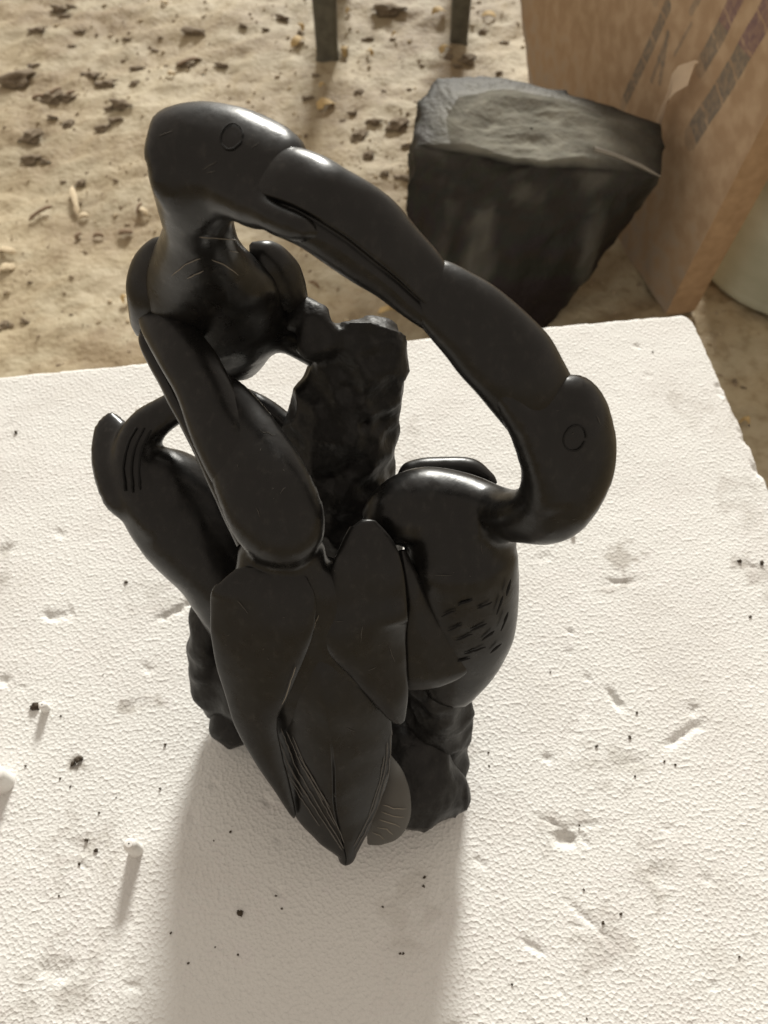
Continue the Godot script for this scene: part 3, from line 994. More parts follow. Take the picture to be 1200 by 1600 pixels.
func build_bag() -> void:
	var rings := [
		[[Vector3(0.0722, -0.3600, -1.2164), Vector3(0.1095, -0.3600, -1.3410), Vector3(0.1983, -0.3600, -1.3978), Vector3(0.2833, -0.3600, -1.3786), Vector3(0.3243, -0.3600, -1.3043), Vector3(0.3148, -0.3600, -1.1661), Vector3(0.2861, -0.3600, -1.0784), Vector3(0.2168, -0.3600, -1.0180), Vector3(0.1193, -0.3600, -1.0180), Vector3(0.0667, -0.3600, -1.0861)], 0.00],
		[[Vector3(0.0449, -0.2200, -1.1965), Vector3(0.0778, -0.2200, -1.2997), Vector3(0.1927, -0.2200, -1.3543), Vector3(0.3132, -0.2200, -1.3176), Vector3(0.3681, -0.2200, -1.2300), Vector3(0.3697, -0.2200, -1.1289), Vector3(0.3048, -0.2200, -1.0264), Vector3(0.1987, -0.2200, -1.0121), Vector3(0.1005, -0.2200, -1.0410), Vector3(0.0461, -0.2200, -1.0857)], 0.00],
		[[Vector3(0.0493, -0.1200, -1.2493), Vector3(0.0763, -0.1200, -1.3289), Vector3(0.1815, -0.1200, -1.3472), Vector3(0.3188, -0.1200, -1.2929), Vector3(0.4177, -0.1200, -1.2154), Vector3(0.4021, -0.1200, -1.1115), Vector3(0.3115, -0.1200, -1.0446), Vector3(0.2070, -0.1200, -1.0373), Vector3(0.1103, -0.1200, -1.0813), Vector3(0.0411, -0.1200, -1.1269)], 0.03],
		[[Vector3(0.0605, -0.0750, -1.2733), Vector3(0.0859, -0.0750, -1.3361), Vector3(0.1817, -0.0750, -1.3453), Vector3(0.3069, -0.0750, -1.2909), Vector3(0.4251, -0.0750, -1.2119), Vector3(0.4030, -0.0750, -1.0873), Vector3(0.3144, -0.0750, -1.1009), Vector3(0.2255, -0.0750, -1.1039), Vector3(0.1313, -0.0750, -1.1331), Vector3(0.0521, -0.0750, -1.1646)], 0.07],
		[[Vector3(0.1118, -0.0600, -1.1852), Vector3(0.1330, -0.0600, -1.2384), Vector3(0.1893, -0.0600, -1.2659), Vector3(0.2596, -0.0600, -1.2521), Vector3(0.3202, -0.0600, -1.2016), Vector3(0.3256, -0.0600, -1.1436), Vector3(0.2817, -0.0600, -1.1096), Vector3(0.2246, -0.0600, -1.0990), Vector3(0.1638, -0.0600, -1.1173), Vector3(0.1231, -0.0600, -1.1436)], 0.55],
		[[Vector3(0.1552, -0.0660, -1.1913), Vector3(0.1715, -0.0660, -1.2160), Vector3(0.2022, -0.0660, -1.2312), Vector3(0.2455, -0.0660, -1.2211), Vector3(0.2772, -0.0660, -1.1978), Vector3(0.2809, -0.0660, -1.1718), Vector3(0.2576, -0.0660, -1.1527), Vector3(0.2283, -0.0660, -1.1464), Vector3(0.1911, -0.0660, -1.1558), Vector3(0.1654, -0.0660, -1.1718)], 0.62],
		[[Vector3(0.2197, -0.0620, -1.1818), Vector3(0.2208, -0.0620, -1.1834), Vector3(0.2217, -0.0620, -1.1834), Vector3(0.2227, -0.0620, -1.1834), Vector3(0.2235, -0.0620, -1.1818), Vector3(0.2234, -0.0620, -1.1802), Vector3(0.2222, -0.0620, -1.1786), Vector3(0.2213, -0.0620, -1.1786), Vector3(0.2205, -0.0620, -1.1802), Vector3(0.2195, -0.0620, -1.1802)], 0.60]
	]
	var root := thing("black_bag", "crumpled black plastic bag with a dusty sunken top, leaning on the cardboard carton", "bag", Vector3(0.22, GROUND, -1.18))
	var n := 120
	var sub := 9
	var dense := []
	for r in rings:
		dense.append(closed_ring(r[0], n, 0.0, 0.0))
	var fold := fnl(FastNoiseLite.TYPE_SIMPLEX, 11.0, 111, 4)
	fold.fractal_type = FastNoiseLite.FRACTAL_RIDGED
	var crease := fnl(FastNoiseLite.TYPE_SIMPLEX, 38.0, 112, 3)
	var dustn := fnl(FastNoiseLite.TYPE_SIMPLEX, 22.0, 113, 4)
	var v := PackedVector3Array()
	var col := PackedColorArray()
	var mid := Vector3(0.22, -0.2, -1.18)
	for k in rings.size() - 1:
		for s in (sub + (1 if k == rings.size() - 2 else 0)):
			var t := float(s) / sub
			for i in n:
				var p: Vector3 = dense[k][i].lerp(dense[k + 1][i], t)
				var dust: float = lerpf(rings[k][1], rings[k + 1][1], t)
				var out_ := (p - mid).normalized()
				var w := fold.get_noise_3d(p.x * 1.0, p.y * 0.55, p.z) * 0.012 + crease.get_noise_3dv(p) * 0.0012
				if k >= 3:
					w = fold.get_noise_3d(p.x * 0.9, 0.0, p.z * 1.4) * 0.003 + crease.get_noise_3d(p.x * 0.5, 0.0, p.z * 0.8) * 0.0016
					out_ = Vector3.UP
				v.append(p + out_ * w - root.position)
				var streak := clampf(dustn.get_noise_3d(p.x * 0.5, p.y * 0.08, p.z * 0.5) * 0.35 - 0.05, 0.0, 0.16) if k < 3 else 0.0
				var dd := clampf(dust + streak + 0.5 * dust * dustn.get_noise_3dv(p) * 0.9, 0.0, 1.0)
				col.append(Color(0.016, 0.014, 0.012).lerp(Color(0.31, 0.30, 0.25), dd))
	var m := StandardMaterial3D.new()
	m.vertex_color_use_as_albedo = true
	m.roughness = 0.6
	m.metallic_specular = 0.22
	m.heightmap_enabled = true
	m.heightmap_texture = bump_tex(fnl(FastNoiseLite.TYPE_SIMPLEX, 0.02, 115, 5), 512)
	m.heightmap_scale = 0.15
	triplanar(m, 5.0)
	var rows := v.size() / n
	var cut := 3 * sub + 6
	piece("sack", grid_mesh(v.slice(0, (cut + 1) * n), cut + 1, n, true, col.slice(0, (cut + 1) * n)), m, root)
	var dusty := m.duplicate()
	dusty.roughness = 0.9
	dusty.metallic_specular = 0.15
	piece("dusty_top", grid_mesh(v.slice(cut * n), rows - cut, n, true, col.slice(cut * n)), dusty, root)
	# the welded seam that stands out at the right-hand corner
	var seam := PackedVector3Array()
	var pts := [Vector3(0.3047, -0.0500, -1.1163),Vector3(0.3365, -0.0560, -1.1083),Vector3(0.3708, -0.0620, -1.0928),Vector3(0.4012, -0.0720, -1.0816)]
	for i in pts.size():
		for q in [Vector3(0, 0.004, 0.0), Vector3(0.001, 0.001, 0.003), Vector3(0.0, -0.004, 0.001), Vector3(-0.001, 0.001, -0.003)]:
			seam.append(pts[i] + q * (1.0 if i < 3 else 0.3) - root.position)
	piece("seam", grid_mesh(seam, pts.size(), 4, true), plain(lin(0.22, 0.20, 0.165), 0.5), root)

# ------------------------------------------------------------------ stool
func build_stool() -> void:
	var root := thing("stool", "dark stool whose two slim front legs stand on the dusty ground", "stool", Vector3(0.02, GROUND, -2.10))
	var m := StandardMaterial3D.new()
	m.albedo_texture = noise_tex(FastNoiseLite.TYPE_SIMPLEX, 0.03, 256, 121, lin(0.07, 0.066, 0.05), lin(0.125, 0.118, 0.09), 4)
	m.roughness = 0.6
	triplanar(m, 4.0)
	for p in [Vector3(-0.149, 0, 0.165), Vector3(0.153, 0, 0.105), Vector3(-0.12, 0, -0.20), Vector3(0.17, 0, -0.22)]:
		var st := SurfaceTool.new()
		st.begin(Mesh.PRIMITIVE_TRIANGLES)
		var rows := []
		var w := 0.024 if p.x < 0 else 0.02
		rows = [[p + Vector3(0, -0.012, 0), 0.004, 0.004], [p + Vector3(0, -0.011, 0), w, w * 0.8], [p + Vector3(0, 0.0, 0), w, w * 0.8], [p + Vector3(0, 0.25, -0.005), w * 1.25, w], [p + Vector3(0, 0.44, -0.01), w * 1.5, w * 1.2]]
		piece("leg", carved(rows, {"top": 5.0, "bot": 5.0, "seg": 24, "sub": 3, "wob": 0.0}), m, root)
	var seat := BoxMesh.new()
	seat.size = Vector3(0.40, 0.035, 0.44)
	var s := piece("seat", seat, m, root)
	s.position = Vector3(0.02, 0.455, -0.04)

# ------------------------------------------------------------------ the carving
func build_carving() -> void:
	var wax := carving_material(0.21, 0.40, 0.010, 131)
	var hewn := carving_material(0.36, 0.62, 0.07, 132)
	var pale := plain(lin(0.20, 0.18, 0.15), 0.8)
	var faint := plain(lin(0.075, 0.07, 0.062), 0.85)
	var root := thing("bird_sculpture", "black carved wooden sculpture of long-billed birds joined beak to beak on a tree trunk", "sculpture", Vector3(-0.0432, 0.0000, -0.2421))
	var here := root.position
	var A := {}
	A.a_body = [
		[Vector3(-0.0991, 0.2620, -0.4026), 0.0035, 0.0035],
		[Vector3(-0.0998, 0.2720, -0.4022), 0.0174, 0.0174],
		[Vector3(-0.1002, 0.3200, -0.3866), 0.0390, 0.0246],
		[Vector3(-0.1024, 0.3550, -0.3822), 0.0389, 0.0247],
		[Vector3(-0.1005, 0.3850, -0.3743), 0.0246, 0.0211],
		[Vector3(-0.0973, 0.4050, -0.3691), 0.0189, 0.0182],
		[Vector3(-0.0954, 0.4200, -0.3652), 0.0192, 0.0189],
		[Vector3(-0.0926, 0.4340, -0.3606), 0.0221, 0.0183],
		[Vector3(-0.0892, 0.4420, -0.3625), 0.0236, 0.0155],
		[Vector3(-0.0852, 0.4460, -0.3663), 0.0186, 0.0124],
		[Vector3(-0.0817, 0.4480, -0.3659), 0.0031, 0.0031]]
	A.a_head = [
		[Vector3(-0.1127, 0.4470, -0.3614), 0.0012, 0.0012],
		[Vector3(-0.1118, 0.4470, -0.3614), 0.0098, 0.0074],
		[Vector3(-0.1067, 0.4480, -0.3614), 0.0202, 0.0153],
		[Vector3(-0.0952, 0.4490, -0.3645), 0.0255, 0.0197],
		[Vector3(-0.0796, 0.4500, -0.3630), 0.0257, 0.0202],
		[Vector3(-0.0628, 0.4510, -0.3542), 0.0253, 0.0181],
		[Vector3(-0.0525, 0.4510, -0.3465), 0.0239, 0.0155],
		[Vector3(-0.0466, 0.4510, -0.3422), 0.0214, 0.0131],
		[Vector3(-0.0426, 0.4510, -0.3394), 0.0154, 0.0095],
		[Vector3(-0.0401, 0.4510, -0.3375), 0.0083, 0.0053],
		[Vector3(-0.0392, 0.4510, -0.3366), 0.0012, 0.0012]]
	A.a_cheek = [
		[Vector3(-0.0760, 0.4480, -0.3402), 0.0030, 0.0042],
		[Vector3(-0.0618, 0.4480, -0.3314), 0.0059, 0.0079],
		[Vector3(-0.0477, 0.4490, -0.3206), 0.0069, 0.0087],
		[Vector3(-0.0345, 0.4480, -0.3144), 0.0057, 0.0080],
		[Vector3(-0.0287, 0.4470, -0.3122), 0.0023, 0.0034],
		[Vector3(-0.0271, 0.4460, -0.3125), 0.0009, 0.0009]]
	A.b_cheek = [
		[Vector3(0.0884, 0.3220, -0.2557), 0.0096, 0.0117],
		[Vector3(0.0836, 0.3350, -0.2620), 0.0094, 0.0121],
		[Vector3(0.0759, 0.3510, -0.2729), 0.0089, 0.0119],
		[Vector3(0.0633, 0.3680, -0.2822), 0.0081, 0.0104],
		[Vector3(0.0519, 0.3800, -0.2899), 0.0058, 0.0070],
		[Vector3(0.0478, 0.3840, -0.2918), 0.0013, 0.0013]]
	A.a_beak = [
		[Vector3(-0.0705, 0.4500, -0.3483), 0.0012, 0.0012],
		[Vector3(-0.0604, 0.4500, -0.3464), 0.0138, 0.0090],
		[Vector3(-0.0473, 0.4510, -0.3394), 0.0198, 0.0133],
		[Vector3(-0.0367, 0.4508, -0.3336), 0.0208, 0.0144],
		[Vector3(-0.0278, 0.4490, -0.3287), 0.0208, 0.0143],
		[Vector3(-0.0096, 0.4370, -0.3250), 0.0209, 0.0131],
		[Vector3(0.0061, 0.4230, -0.3214), 0.0184, 0.0116],
		[Vector3(0.0171, 0.4130, -0.3175), 0.0168, 0.0099],
		[Vector3(0.0282, 0.4040, -0.3112), 0.0138, 0.0075],
		[Vector3(0.0361, 0.3990, -0.3032), 0.0094, 0.0044],
		[Vector3(0.0421, 0.3960, -0.2941), 0.0044, 0.0025],
		[Vector3(0.0441, 0.3950, -0.2900), 0.0009, 0.0009]]
	A.a_wing_l = [
		[Vector3(-0.1179, 0.3850, -0.3833), 0.0014, 0.0021],
		[Vector3(-0.1262, 0.3750, -0.3862), 0.0098, 0.0080],
		[Vector3(-0.1338, 0.3600, -0.3847), 0.0149, 0.0111],
		[Vector3(-0.1394, 0.3450, -0.3796), 0.0133, 0.0106],
		[Vector3(-0.1483, 0.3250, -0.3815), 0.0078, 0.0071],
		[Vector3(-0.1532, 0.3150, -0.3822), 0.0016, 0.0016]]
	A.a_wing_r = [
		[Vector3(-0.0773, 0.3700, -0.3999), 0.0015, 0.0022],
		[Vector3(-0.0709, 0.3650, -0.3964), 0.0101, 0.0082],
		[Vector3(-0.0643, 0.3500, -0.3960), 0.0153, 0.0115],
		[Vector3(-0.0579, 0.3350, -0.3948), 0.0117, 0.0102],
		[Vector3(-0.0522, 0.3200, -0.3961), 0.0040, 0.0056],
		[Vector3(-0.0499, 0.3180, -0.3948), 0.0012, 0.0012]]
	A.a_joint = [
		[Vector3(-0.0796, 0.3250, -0.3954), 0.0199, 0.0159],
		[Vector3(-0.0611, 0.3100, -0.3951), 0.0171, 0.0147],
		[Vector3(-0.0395, 0.2950, -0.3918), 0.0166, 0.0150],
		[Vector3(-0.0209, 0.2850, -0.3843), 0.0167, 0.0147]]
	A.chip_a = [
		[Vector3(-0.0566, 0.3250, -0.3965), 0.0016, 0.0016],
		[Vector3(-0.0540, 0.3250, -0.3926), 0.0087, 0.0079],
		[Vector3(-0.0444, 0.3220, -0.3873), 0.0099, 0.0095],
		[Vector3(-0.0376, 0.3160, -0.3868), 0.0048, 0.0048],
		[Vector3(-0.0369, 0.3150, -0.3872), 0.0012, 0.0012]]
	A.chip_b = [
		[Vector3(-0.0499, 0.3190, -0.3821), 0.0020, 0.0020],
		[Vector3(-0.0466, 0.3190, -0.3794), 0.0119, 0.0103],
		[Vector3(-0.0365, 0.3140, -0.3761), 0.0127, 0.0111],
		[Vector3(-0.0305, 0.3080, -0.3759), 0.0072, 0.0064],
		[Vector3(-0.0297, 0.3070, -0.3763), 0.0016, 0.0016]]
	A.hewn_top = [
		[Vector3(-0.0404, 0.3040, -0.3787), 0.0012, 0.0012],
		[Vector3(-0.0393, 0.3040, -0.3798), 0.0069, 0.0065],
		[Vector3(-0.0290, 0.3090, -0.3821), 0.0081, 0.0081],
		[Vector3(-0.0140, 0.3120, -0.3836), 0.0076, 0.0080],
		[Vector3(-0.0008, 0.3140, -0.3843), 0.0064, 0.0072],
		[Vector3(0.0032, 0.3130, -0.3842), 0.0048, 0.0048],
		[Vector3(0.0040, 0.3130, -0.3837), 0.0012, 0.0012]]
	A.root_left = [
		[Vector3(-0.1289, 0.1100, -0.3034), 0.0050, 0.0050],
		[Vector3(-0.1321, 0.1050, -0.2976), 0.0159, 0.0179],
		[Vector3(-0.1386, 0.0750, -0.2787), 0.0152, 0.0203],
		[Vector3(-0.1406, 0.0450, -0.2640), 0.0156, 0.0208],
		[Vector3(-0.1355, 0.0200, -0.2516), 0.0127, 0.0159],
		[Vector3(-0.1338, 0.0120, -0.2490), 0.0021, 0.0021]]
	A.trunk = [
		[Vector3(-0.0207, 0.0300, -0.2317), 0.0491, 0.0413],
		[Vector3(-0.0257, 0.1000, -0.2836), 0.0484, 0.0346],
		[Vector3(-0.0324, 0.1700, -0.3166), 0.0426, 0.0306],
		[Vector3(-0.0336, 0.2100, -0.3396), 0.0380, 0.0277],
		[Vector3(-0.0313, 0.2400, -0.3558), 0.0366, 0.0261],
		[Vector3(-0.0233, 0.2680, -0.3716), 0.0356, 0.0246],
		[Vector3(-0.0140, 0.2930, -0.3797), 0.0296, 0.0222],
		[Vector3(-0.0110, 0.3040, -0.3842), 0.0268, 0.0203],
		[Vector3(-0.0101, 0.3090, -0.3871), 0.0227, 0.0178],
		[Vector3(-0.0099, 0.3095, -0.3888), 0.0122, 0.0097],
		[Vector3(-0.0097, 0.3100, -0.3894), 0.0012, 0.0012]]
	A.b_neck = [
		[Vector3(-0.0112, 0.2500, -0.2865), 0.0032, 0.0032],
		[Vector3(-0.0080, 0.2520, -0.2857), 0.0112, 0.0104],
		[Vector3(0.0040, 0.2580, -0.2852), 0.0198, 0.0182],
		[Vector3(0.0237, 0.2610, -0.2898), 0.0237, 0.0213],
		[Vector3(0.0472, 0.2630, -0.2880), 0.0212, 0.0197],
		[Vector3(0.0672, 0.2710, -0.2781), 0.0161, 0.0169],
		[Vector3(0.0798, 0.2900, -0.2636), 0.0157, 0.0168],
		[Vector3(0.0924, 0.3100, -0.2579), 0.0214, 0.0176],
		[Vector3(0.0996, 0.3300, -0.2702), 0.0244, 0.0182],
		[Vector3(0.0953, 0.3500, -0.2817), 0.0245, 0.0178],
		[Vector3(0.0909, 0.3610, -0.2916), 0.0206, 0.0160],
		[Vector3(0.0894, 0.3640, -0.2977), 0.0150, 0.0120],
		[Vector3(0.0888, 0.3650, -0.3004), 0.0067, 0.0053],
		[Vector3(0.0884, 0.3655, -0.3008), 0.0013, 0.0013]]
	A.b_beak = [
		[Vector3(0.0964, 0.3150, -0.2865), 0.0029, 0.0029],
		[Vector3(0.0915, 0.3280, -0.2878), 0.0141, 0.0077],
		[Vector3(0.0824, 0.3550, -0.2875), 0.0211, 0.0121],
		[Vector3(0.0670, 0.3780, -0.2951), 0.0230, 0.0146],
		[Vector3(0.0499, 0.3930, -0.3044), 0.0219, 0.0137],
		[Vector3(0.0338, 0.4050, -0.3119), 0.0188, 0.0113],
		[Vector3(0.0243, 0.4110, -0.3179), 0.0153, 0.0091],
		[Vector3(0.0172, 0.4140, -0.3227), 0.0100, 0.0059],
		[Vector3(0.0134, 0.4150, -0.3257), 0.0041, 0.0028],
		[Vector3(0.0125, 0.4155, -0.3260), 0.0009, 0.0009]]
	A.b_body = [
		[Vector3(0.0360, 0.2550, -0.2938), 0.0240, 0.0180],
		[Vector3(0.0469, 0.2500, -0.2780), 0.0342, 0.0238],
		[Vector3(0.0473, 0.2380, -0.2689), 0.0353, 0.0265],
		[Vector3(0.0479, 0.2350, -0.2670), 0.0362, 0.0281],
		[Vector3(0.0509, 0.2050, -0.2568), 0.0367, 0.0308],
		[Vector3(0.0513, 0.1800, -0.2435), 0.0359, 0.0273],
		[Vector3(0.0488, 0.1580, -0.2300), 0.0296, 0.0209],
		[Vector3(0.0459, 0.1420, -0.2193), 0.0203, 0.0159],
		[Vector3(0.0436, 0.1320, -0.2129), 0.0125, 0.0107],
		[Vector3(0.0427, 0.1300, -0.2109), 0.0022, 0.0022]]
	A.b_wing = [
		[Vector3(0.0094, 0.2350, -0.3300), 0.0017, 0.0026],
		[Vector3(0.0172, 0.2350, -0.3342), 0.0069, 0.0069],
		[Vector3(0.0387, 0.2350, -0.3364), 0.0086, 0.0086],
		[Vector3(0.0581, 0.2350, -0.3353), 0.0082, 0.0086],
		[Vector3(0.0705, 0.2350, -0.3285), 0.0043, 0.0051],
		[Vector3(0.0745, 0.2350, -0.3248), 0.0013, 0.0013]]
	A.b_fold = [
		[Vector3(0.0108, 0.2550, -0.2613), 0.0023, 0.0019],
		[Vector3(0.0140, 0.2440, -0.2497), 0.0070, 0.0051],
		[Vector3(0.0199, 0.2200, -0.2356), 0.0128, 0.0068],
		[Vector3(0.0270, 0.1940, -0.2212), 0.0205, 0.0074],
		[Vector3(0.0319, 0.1800, -0.2131), 0.0216, 0.0062],
		[Vector3(0.0339, 0.1720, -0.2097), 0.0184, 0.0042],
		[Vector3(0.0344, 0.1700, -0.2087), 0.0017, 0.0013]]
	A.stump = [
		[Vector3(0.0406, 0.1400, -0.2400), 0.0180, 0.0180],
		[Vector3(0.0407, 0.1150, -0.2309), 0.0218, 0.0208],
		[Vector3(0.0400, 0.0800, -0.2244), 0.0227, 0.0222],
		[Vector3(0.0391, 0.0450, -0.2163), 0.0246, 0.0251],
		[Vector3(0.0362, 0.0100, -0.2015), 0.0310, 0.0259]]
	A.base = [
		[Vector3(-0.1468, 0.0500, -0.2899), 0.0021, 0.0021],
		[Vector3(-0.1410, 0.0500, -0.2853), 0.0210, 0.0210],
		[Vector3(-0.1175, 0.0500, -0.2758), 0.0355, 0.0313],
		[Vector3(-0.0502, 0.0500, -0.2274), 0.0563, 0.0362],
		[Vector3(0.0098, 0.0450, -0.1913), 0.0481, 0.0324],
		[Vector3(0.0352, 0.0400, -0.1805), 0.0352, 0.0274],
		[Vector3(0.0483, 0.0350, -0.1814), 0.0247, 0.0197],
		[Vector3(0.0559, 0.0300, -0.1882), 0.0110, 0.0090],
		[Vector3(0.0581, 0.0300, -0.1916), 0.0020, 0.0020]]
	A.foot = [
		[Vector3(-0.1251, 0.0300, -0.2533), 0.0032, 0.0032],
		[Vector3(-0.1245, 0.0300, -0.2468), 0.0136, 0.0126],
		[Vector3(-0.1238, 0.0220, -0.2334), 0.0183, 0.0157],
		[Vector3(-0.1248, 0.0160, -0.2237), 0.0157, 0.0125],
		[Vector3(-0.1263, 0.0120, -0.2165), 0.0021, 0.0021]]
	A.c_head = [
		[Vector3(-0.0982, 0.3260, -0.3373), 0.0011, 0.0011],
		[Vector3(-0.0966, 0.3250, -0.3347), 0.0075, 0.0060],
		[Vector3(-0.0918, 0.3220, -0.3227), 0.0155, 0.0118],
		[Vector3(-0.0809, 0.3150, -0.2978), 0.0233, 0.0138],
		[Vector3(-0.0678, 0.3050, -0.2728), 0.0270, 0.0155],
		[Vector3(-0.0582, 0.2900, -0.2576), 0.0265, 0.0156],
		[Vector3(-0.0522, 0.2780, -0.2495), 0.0199, 0.0132],
		[Vector3(-0.0496, 0.2720, -0.2453), 0.0089, 0.0074],
		[Vector3(-0.0486, 0.2700, -0.2439), 0.0015, 0.0015]]
	A.c_beak = [
		[Vector3(-0.1379, 0.3380, -0.3871), 0.0015, 0.0015],
		[Vector3(-0.1368, 0.3380, -0.3844), 0.0100, 0.0062],
		[Vector3(-0.1321, 0.3380, -0.3731), 0.0145, 0.0099],
		[Vector3(-0.1188, 0.3360, -0.3496), 0.0156, 0.0112],
		[Vector3(-0.1042, 0.3300, -0.3269), 0.0165, 0.0110],
		[Vector3(-0.0899, 0.3180, -0.2978), 0.0181, 0.0123],
		[Vector3(-0.0760, 0.3040, -0.2744), 0.0181, 0.0123]]
	A.c_jaw = [
		[Vector3(-0.1467, 0.3250, -0.3761), 0.0012, 0.0012],
		[Vector3(-0.1439, 0.3250, -0.3680), 0.0046, 0.0054],
		[Vector3(-0.1387, 0.3210, -0.3582), 0.0058, 0.0062],
		[Vector3(-0.1248, 0.3150, -0.3341), 0.0057, 0.0068],
		[Vector3(-0.1072, 0.3040, -0.3035), 0.0052, 0.0075],
		[Vector3(-0.0911, 0.2900, -0.2742), 0.0059, 0.0081],
		[Vector3(-0.0784, 0.2780, -0.2542), 0.0074, 0.0089]]
	A.c_body = [
		[Vector3(-0.0605, 0.2750, -0.2692), 0.0170, 0.0151],
		[Vector3(-0.0603, 0.2660, -0.2592), 0.0250, 0.0175],
		[Vector3(-0.0605, 0.2540, -0.2486), 0.0291, 0.0184],
		[Vector3(-0.0555, 0.2360, -0.2408), 0.0410, 0.0195],
		[Vector3(-0.0485, 0.2070, -0.2286), 0.0485, 0.0186],
		[Vector3(-0.0434, 0.1650, -0.2067), 0.0443, 0.0169],
		[Vector3(-0.0392, 0.1300, -0.1882), 0.0366, 0.0140],
		[Vector3(-0.0354, 0.1100, -0.1723), 0.0248, 0.0097],
		[Vector3(-0.0337, 0.1040, -0.1652), 0.0022, 0.0022]]
	A.c_wing_l = [
		[Vector3(-0.0711, 0.2670, -0.2439), 0.0015, 0.0011],
		[Vector3(-0.0711, 0.2665, -0.2420), 0.0171, 0.0033],
		[Vector3(-0.0703, 0.2620, -0.2348), 0.0275, 0.0052],
		[Vector3(-0.0710, 0.2510, -0.2267), 0.0312, 0.0060],
		[Vector3(-0.0748, 0.2300, -0.2138), 0.0299, 0.0061],
		[Vector3(-0.0788, 0.2040, -0.1999), 0.0233, 0.0055],
		[Vector3(-0.0818, 0.1780, -0.1855), 0.0150, 0.0045],
		[Vector3(-0.0775, 0.1500, -0.1723), 0.0104, 0.0038],
		[Vector3(-0.0689, 0.1180, -0.1571), 0.0060, 0.0034],
		[Vector3(-0.0630, 0.0950, -0.1459), 0.0022, 0.0018],
		[Vector3(-0.0625, 0.0900, -0.1441), 0.0009, 0.0009]]
	A.c_wing_r = [
		[Vector3(-0.0127, 0.2800, -0.2674), 0.0011, 0.0011],
		[Vector3(-0.0119, 0.2790, -0.2645), 0.0082, 0.0030],
		[Vector3(-0.0098, 0.2660, -0.2505), 0.0188, 0.0049],
		[Vector3(-0.0108, 0.2440, -0.2366), 0.0250, 0.0061],
		[Vector3(-0.0121, 0.2250, -0.2245), 0.0274, 0.0063],
		[Vector3(-0.0036, 0.1980, -0.2108), 0.0193, 0.0056],
		[Vector3(0.0029, 0.1800, -0.2009), 0.0131, 0.0049],
		[Vector3(0.0071, 0.1660, -0.1932), 0.0079, 0.0037],
		[Vector3(0.0100, 0.1580, -0.1888), 0.0038, 0.0021],
		[Vector3(0.0105, 0.1560, -0.1877), 0.0008, 0.0008]]
	A.c_tail = [
		[Vector3(-0.0434, 0.2250, -0.2332), 0.0071, 0.0079],
		[Vector3(-0.0397, 0.1900, -0.2142), 0.0286, 0.0147],
		[Vector3(-0.0357, 0.1520, -0.1939), 0.0399, 0.0170],
		[Vector3(-0.0336, 0.1220, -0.1753), 0.0383, 0.0157],
		[Vector3(-0.0334, 0.0940, -0.1548), 0.0325, 0.0125],
		[Vector3(-0.0293, 0.0730, -0.1359), 0.0189, 0.0090],
		[Vector3(-0.0267, 0.0630, -0.1251), 0.0072, 0.0054],
		[Vector3(-0.0272, 0.0580, -0.1205), 0.0041, 0.0036],
		[Vector3(-0.0272, 0.0570, -0.1190), 0.0009, 0.0009]]
	A.fan = [
		[Vector3(0.0018, 0.0880, -0.1879), 0.0028, 0.0028],
		[Vector3(0.0046, 0.0820, -0.1736), 0.0110, 0.0064],
		[Vector3(0.0046, 0.0700, -0.1586), 0.0157, 0.0074],
		[Vector3(0.0000, 0.0580, -0.1467), 0.0149, 0.0060],
		[Vector3(-0.0066, 0.0480, -0.1400), 0.0084, 0.0037],
		[Vector3(-0.0113, 0.0440, -0.1363), 0.0014, 0.0014]]
	A.d_body = [
		[Vector3(-0.0793, 0.0900, -0.2721), 0.0436, 0.0372],
		[Vector3(-0.1179, 0.1500, -0.3055), 0.0339, 0.0302],
		[Vector3(-0.1391, 0.1750, -0.3255), 0.0380, 0.0306],
		[Vector3(-0.1554, 0.1930, -0.3430), 0.0368, 0.0285],
		[Vector3(-0.1681, 0.2060, -0.3562), 0.0265, 0.0228],
		[Vector3(-0.1744, 0.2120, -0.3648), 0.0137, 0.0137],
		[Vector3(-0.1766, 0.2140, -0.3673), 0.0027, 0.0027]]
	A.d_tab = [
		[Vector3(-0.2006, 0.2260, -0.3897), 0.0014, 0.0018],
		[Vector3(-0.1990, 0.2255, -0.3878), 0.0087, 0.0041],
		[Vector3(-0.1932, 0.2200, -0.3747), 0.0155, 0.0082],
		[Vector3(-0.1901, 0.2130, -0.3567), 0.0163, 0.0109],
		[Vector3(-0.1866, 0.2060, -0.3412), 0.0140, 0.0108],
		[Vector3(-0.1805, 0.1980, -0.3303), 0.0117, 0.0099],
		[Vector3(-0.1732, 0.1900, -0.3231), 0.0036, 0.0036]]
	A.d_arm = [
		[Vector3(-0.1518, 0.1950, -0.3199), 0.0180, 0.0135],
		[Vector3(-0.1669, 0.2050, -0.3348), 0.0180, 0.0153],
		[Vector3(-0.1743, 0.2160, -0.3529), 0.0171, 0.0153],
		[Vector3(-0.1720, 0.2260, -0.3678), 0.0153, 0.0135],
		[Vector3(-0.1593, 0.2370, -0.3778), 0.0125, 0.0116],
		[Vector3(-0.1381, 0.2480, -0.3824), 0.0106, 0.0106],
		[Vector3(-0.1113, 0.2550, -0.3816), 0.0100, 0.0100],
		[Vector3(-0.0867, 0.2550, -0.3748), 0.0091, 0.0091],
		[Vector3(-0.0729, 0.2500, -0.3678), 0.0087, 0.0087],
		[Vector3(-0.0566, 0.2400, -0.3558), 0.0096, 0.0096]]
	# trunk, stump and base
	var trunk := put("tree_trunk", melted([oval(A.trunk), oval(A.stump), oval(A.chip_a), oval(A.chip_b), oval(A.hewn_top)], 0.005, 0.0028, 0.0105, 0), hewn, root, here)
	var base := put("base", melted([oval(A.base), oval(A.root_left)], 0.008, 0.003, 0.006, 1), hewn, root, here)
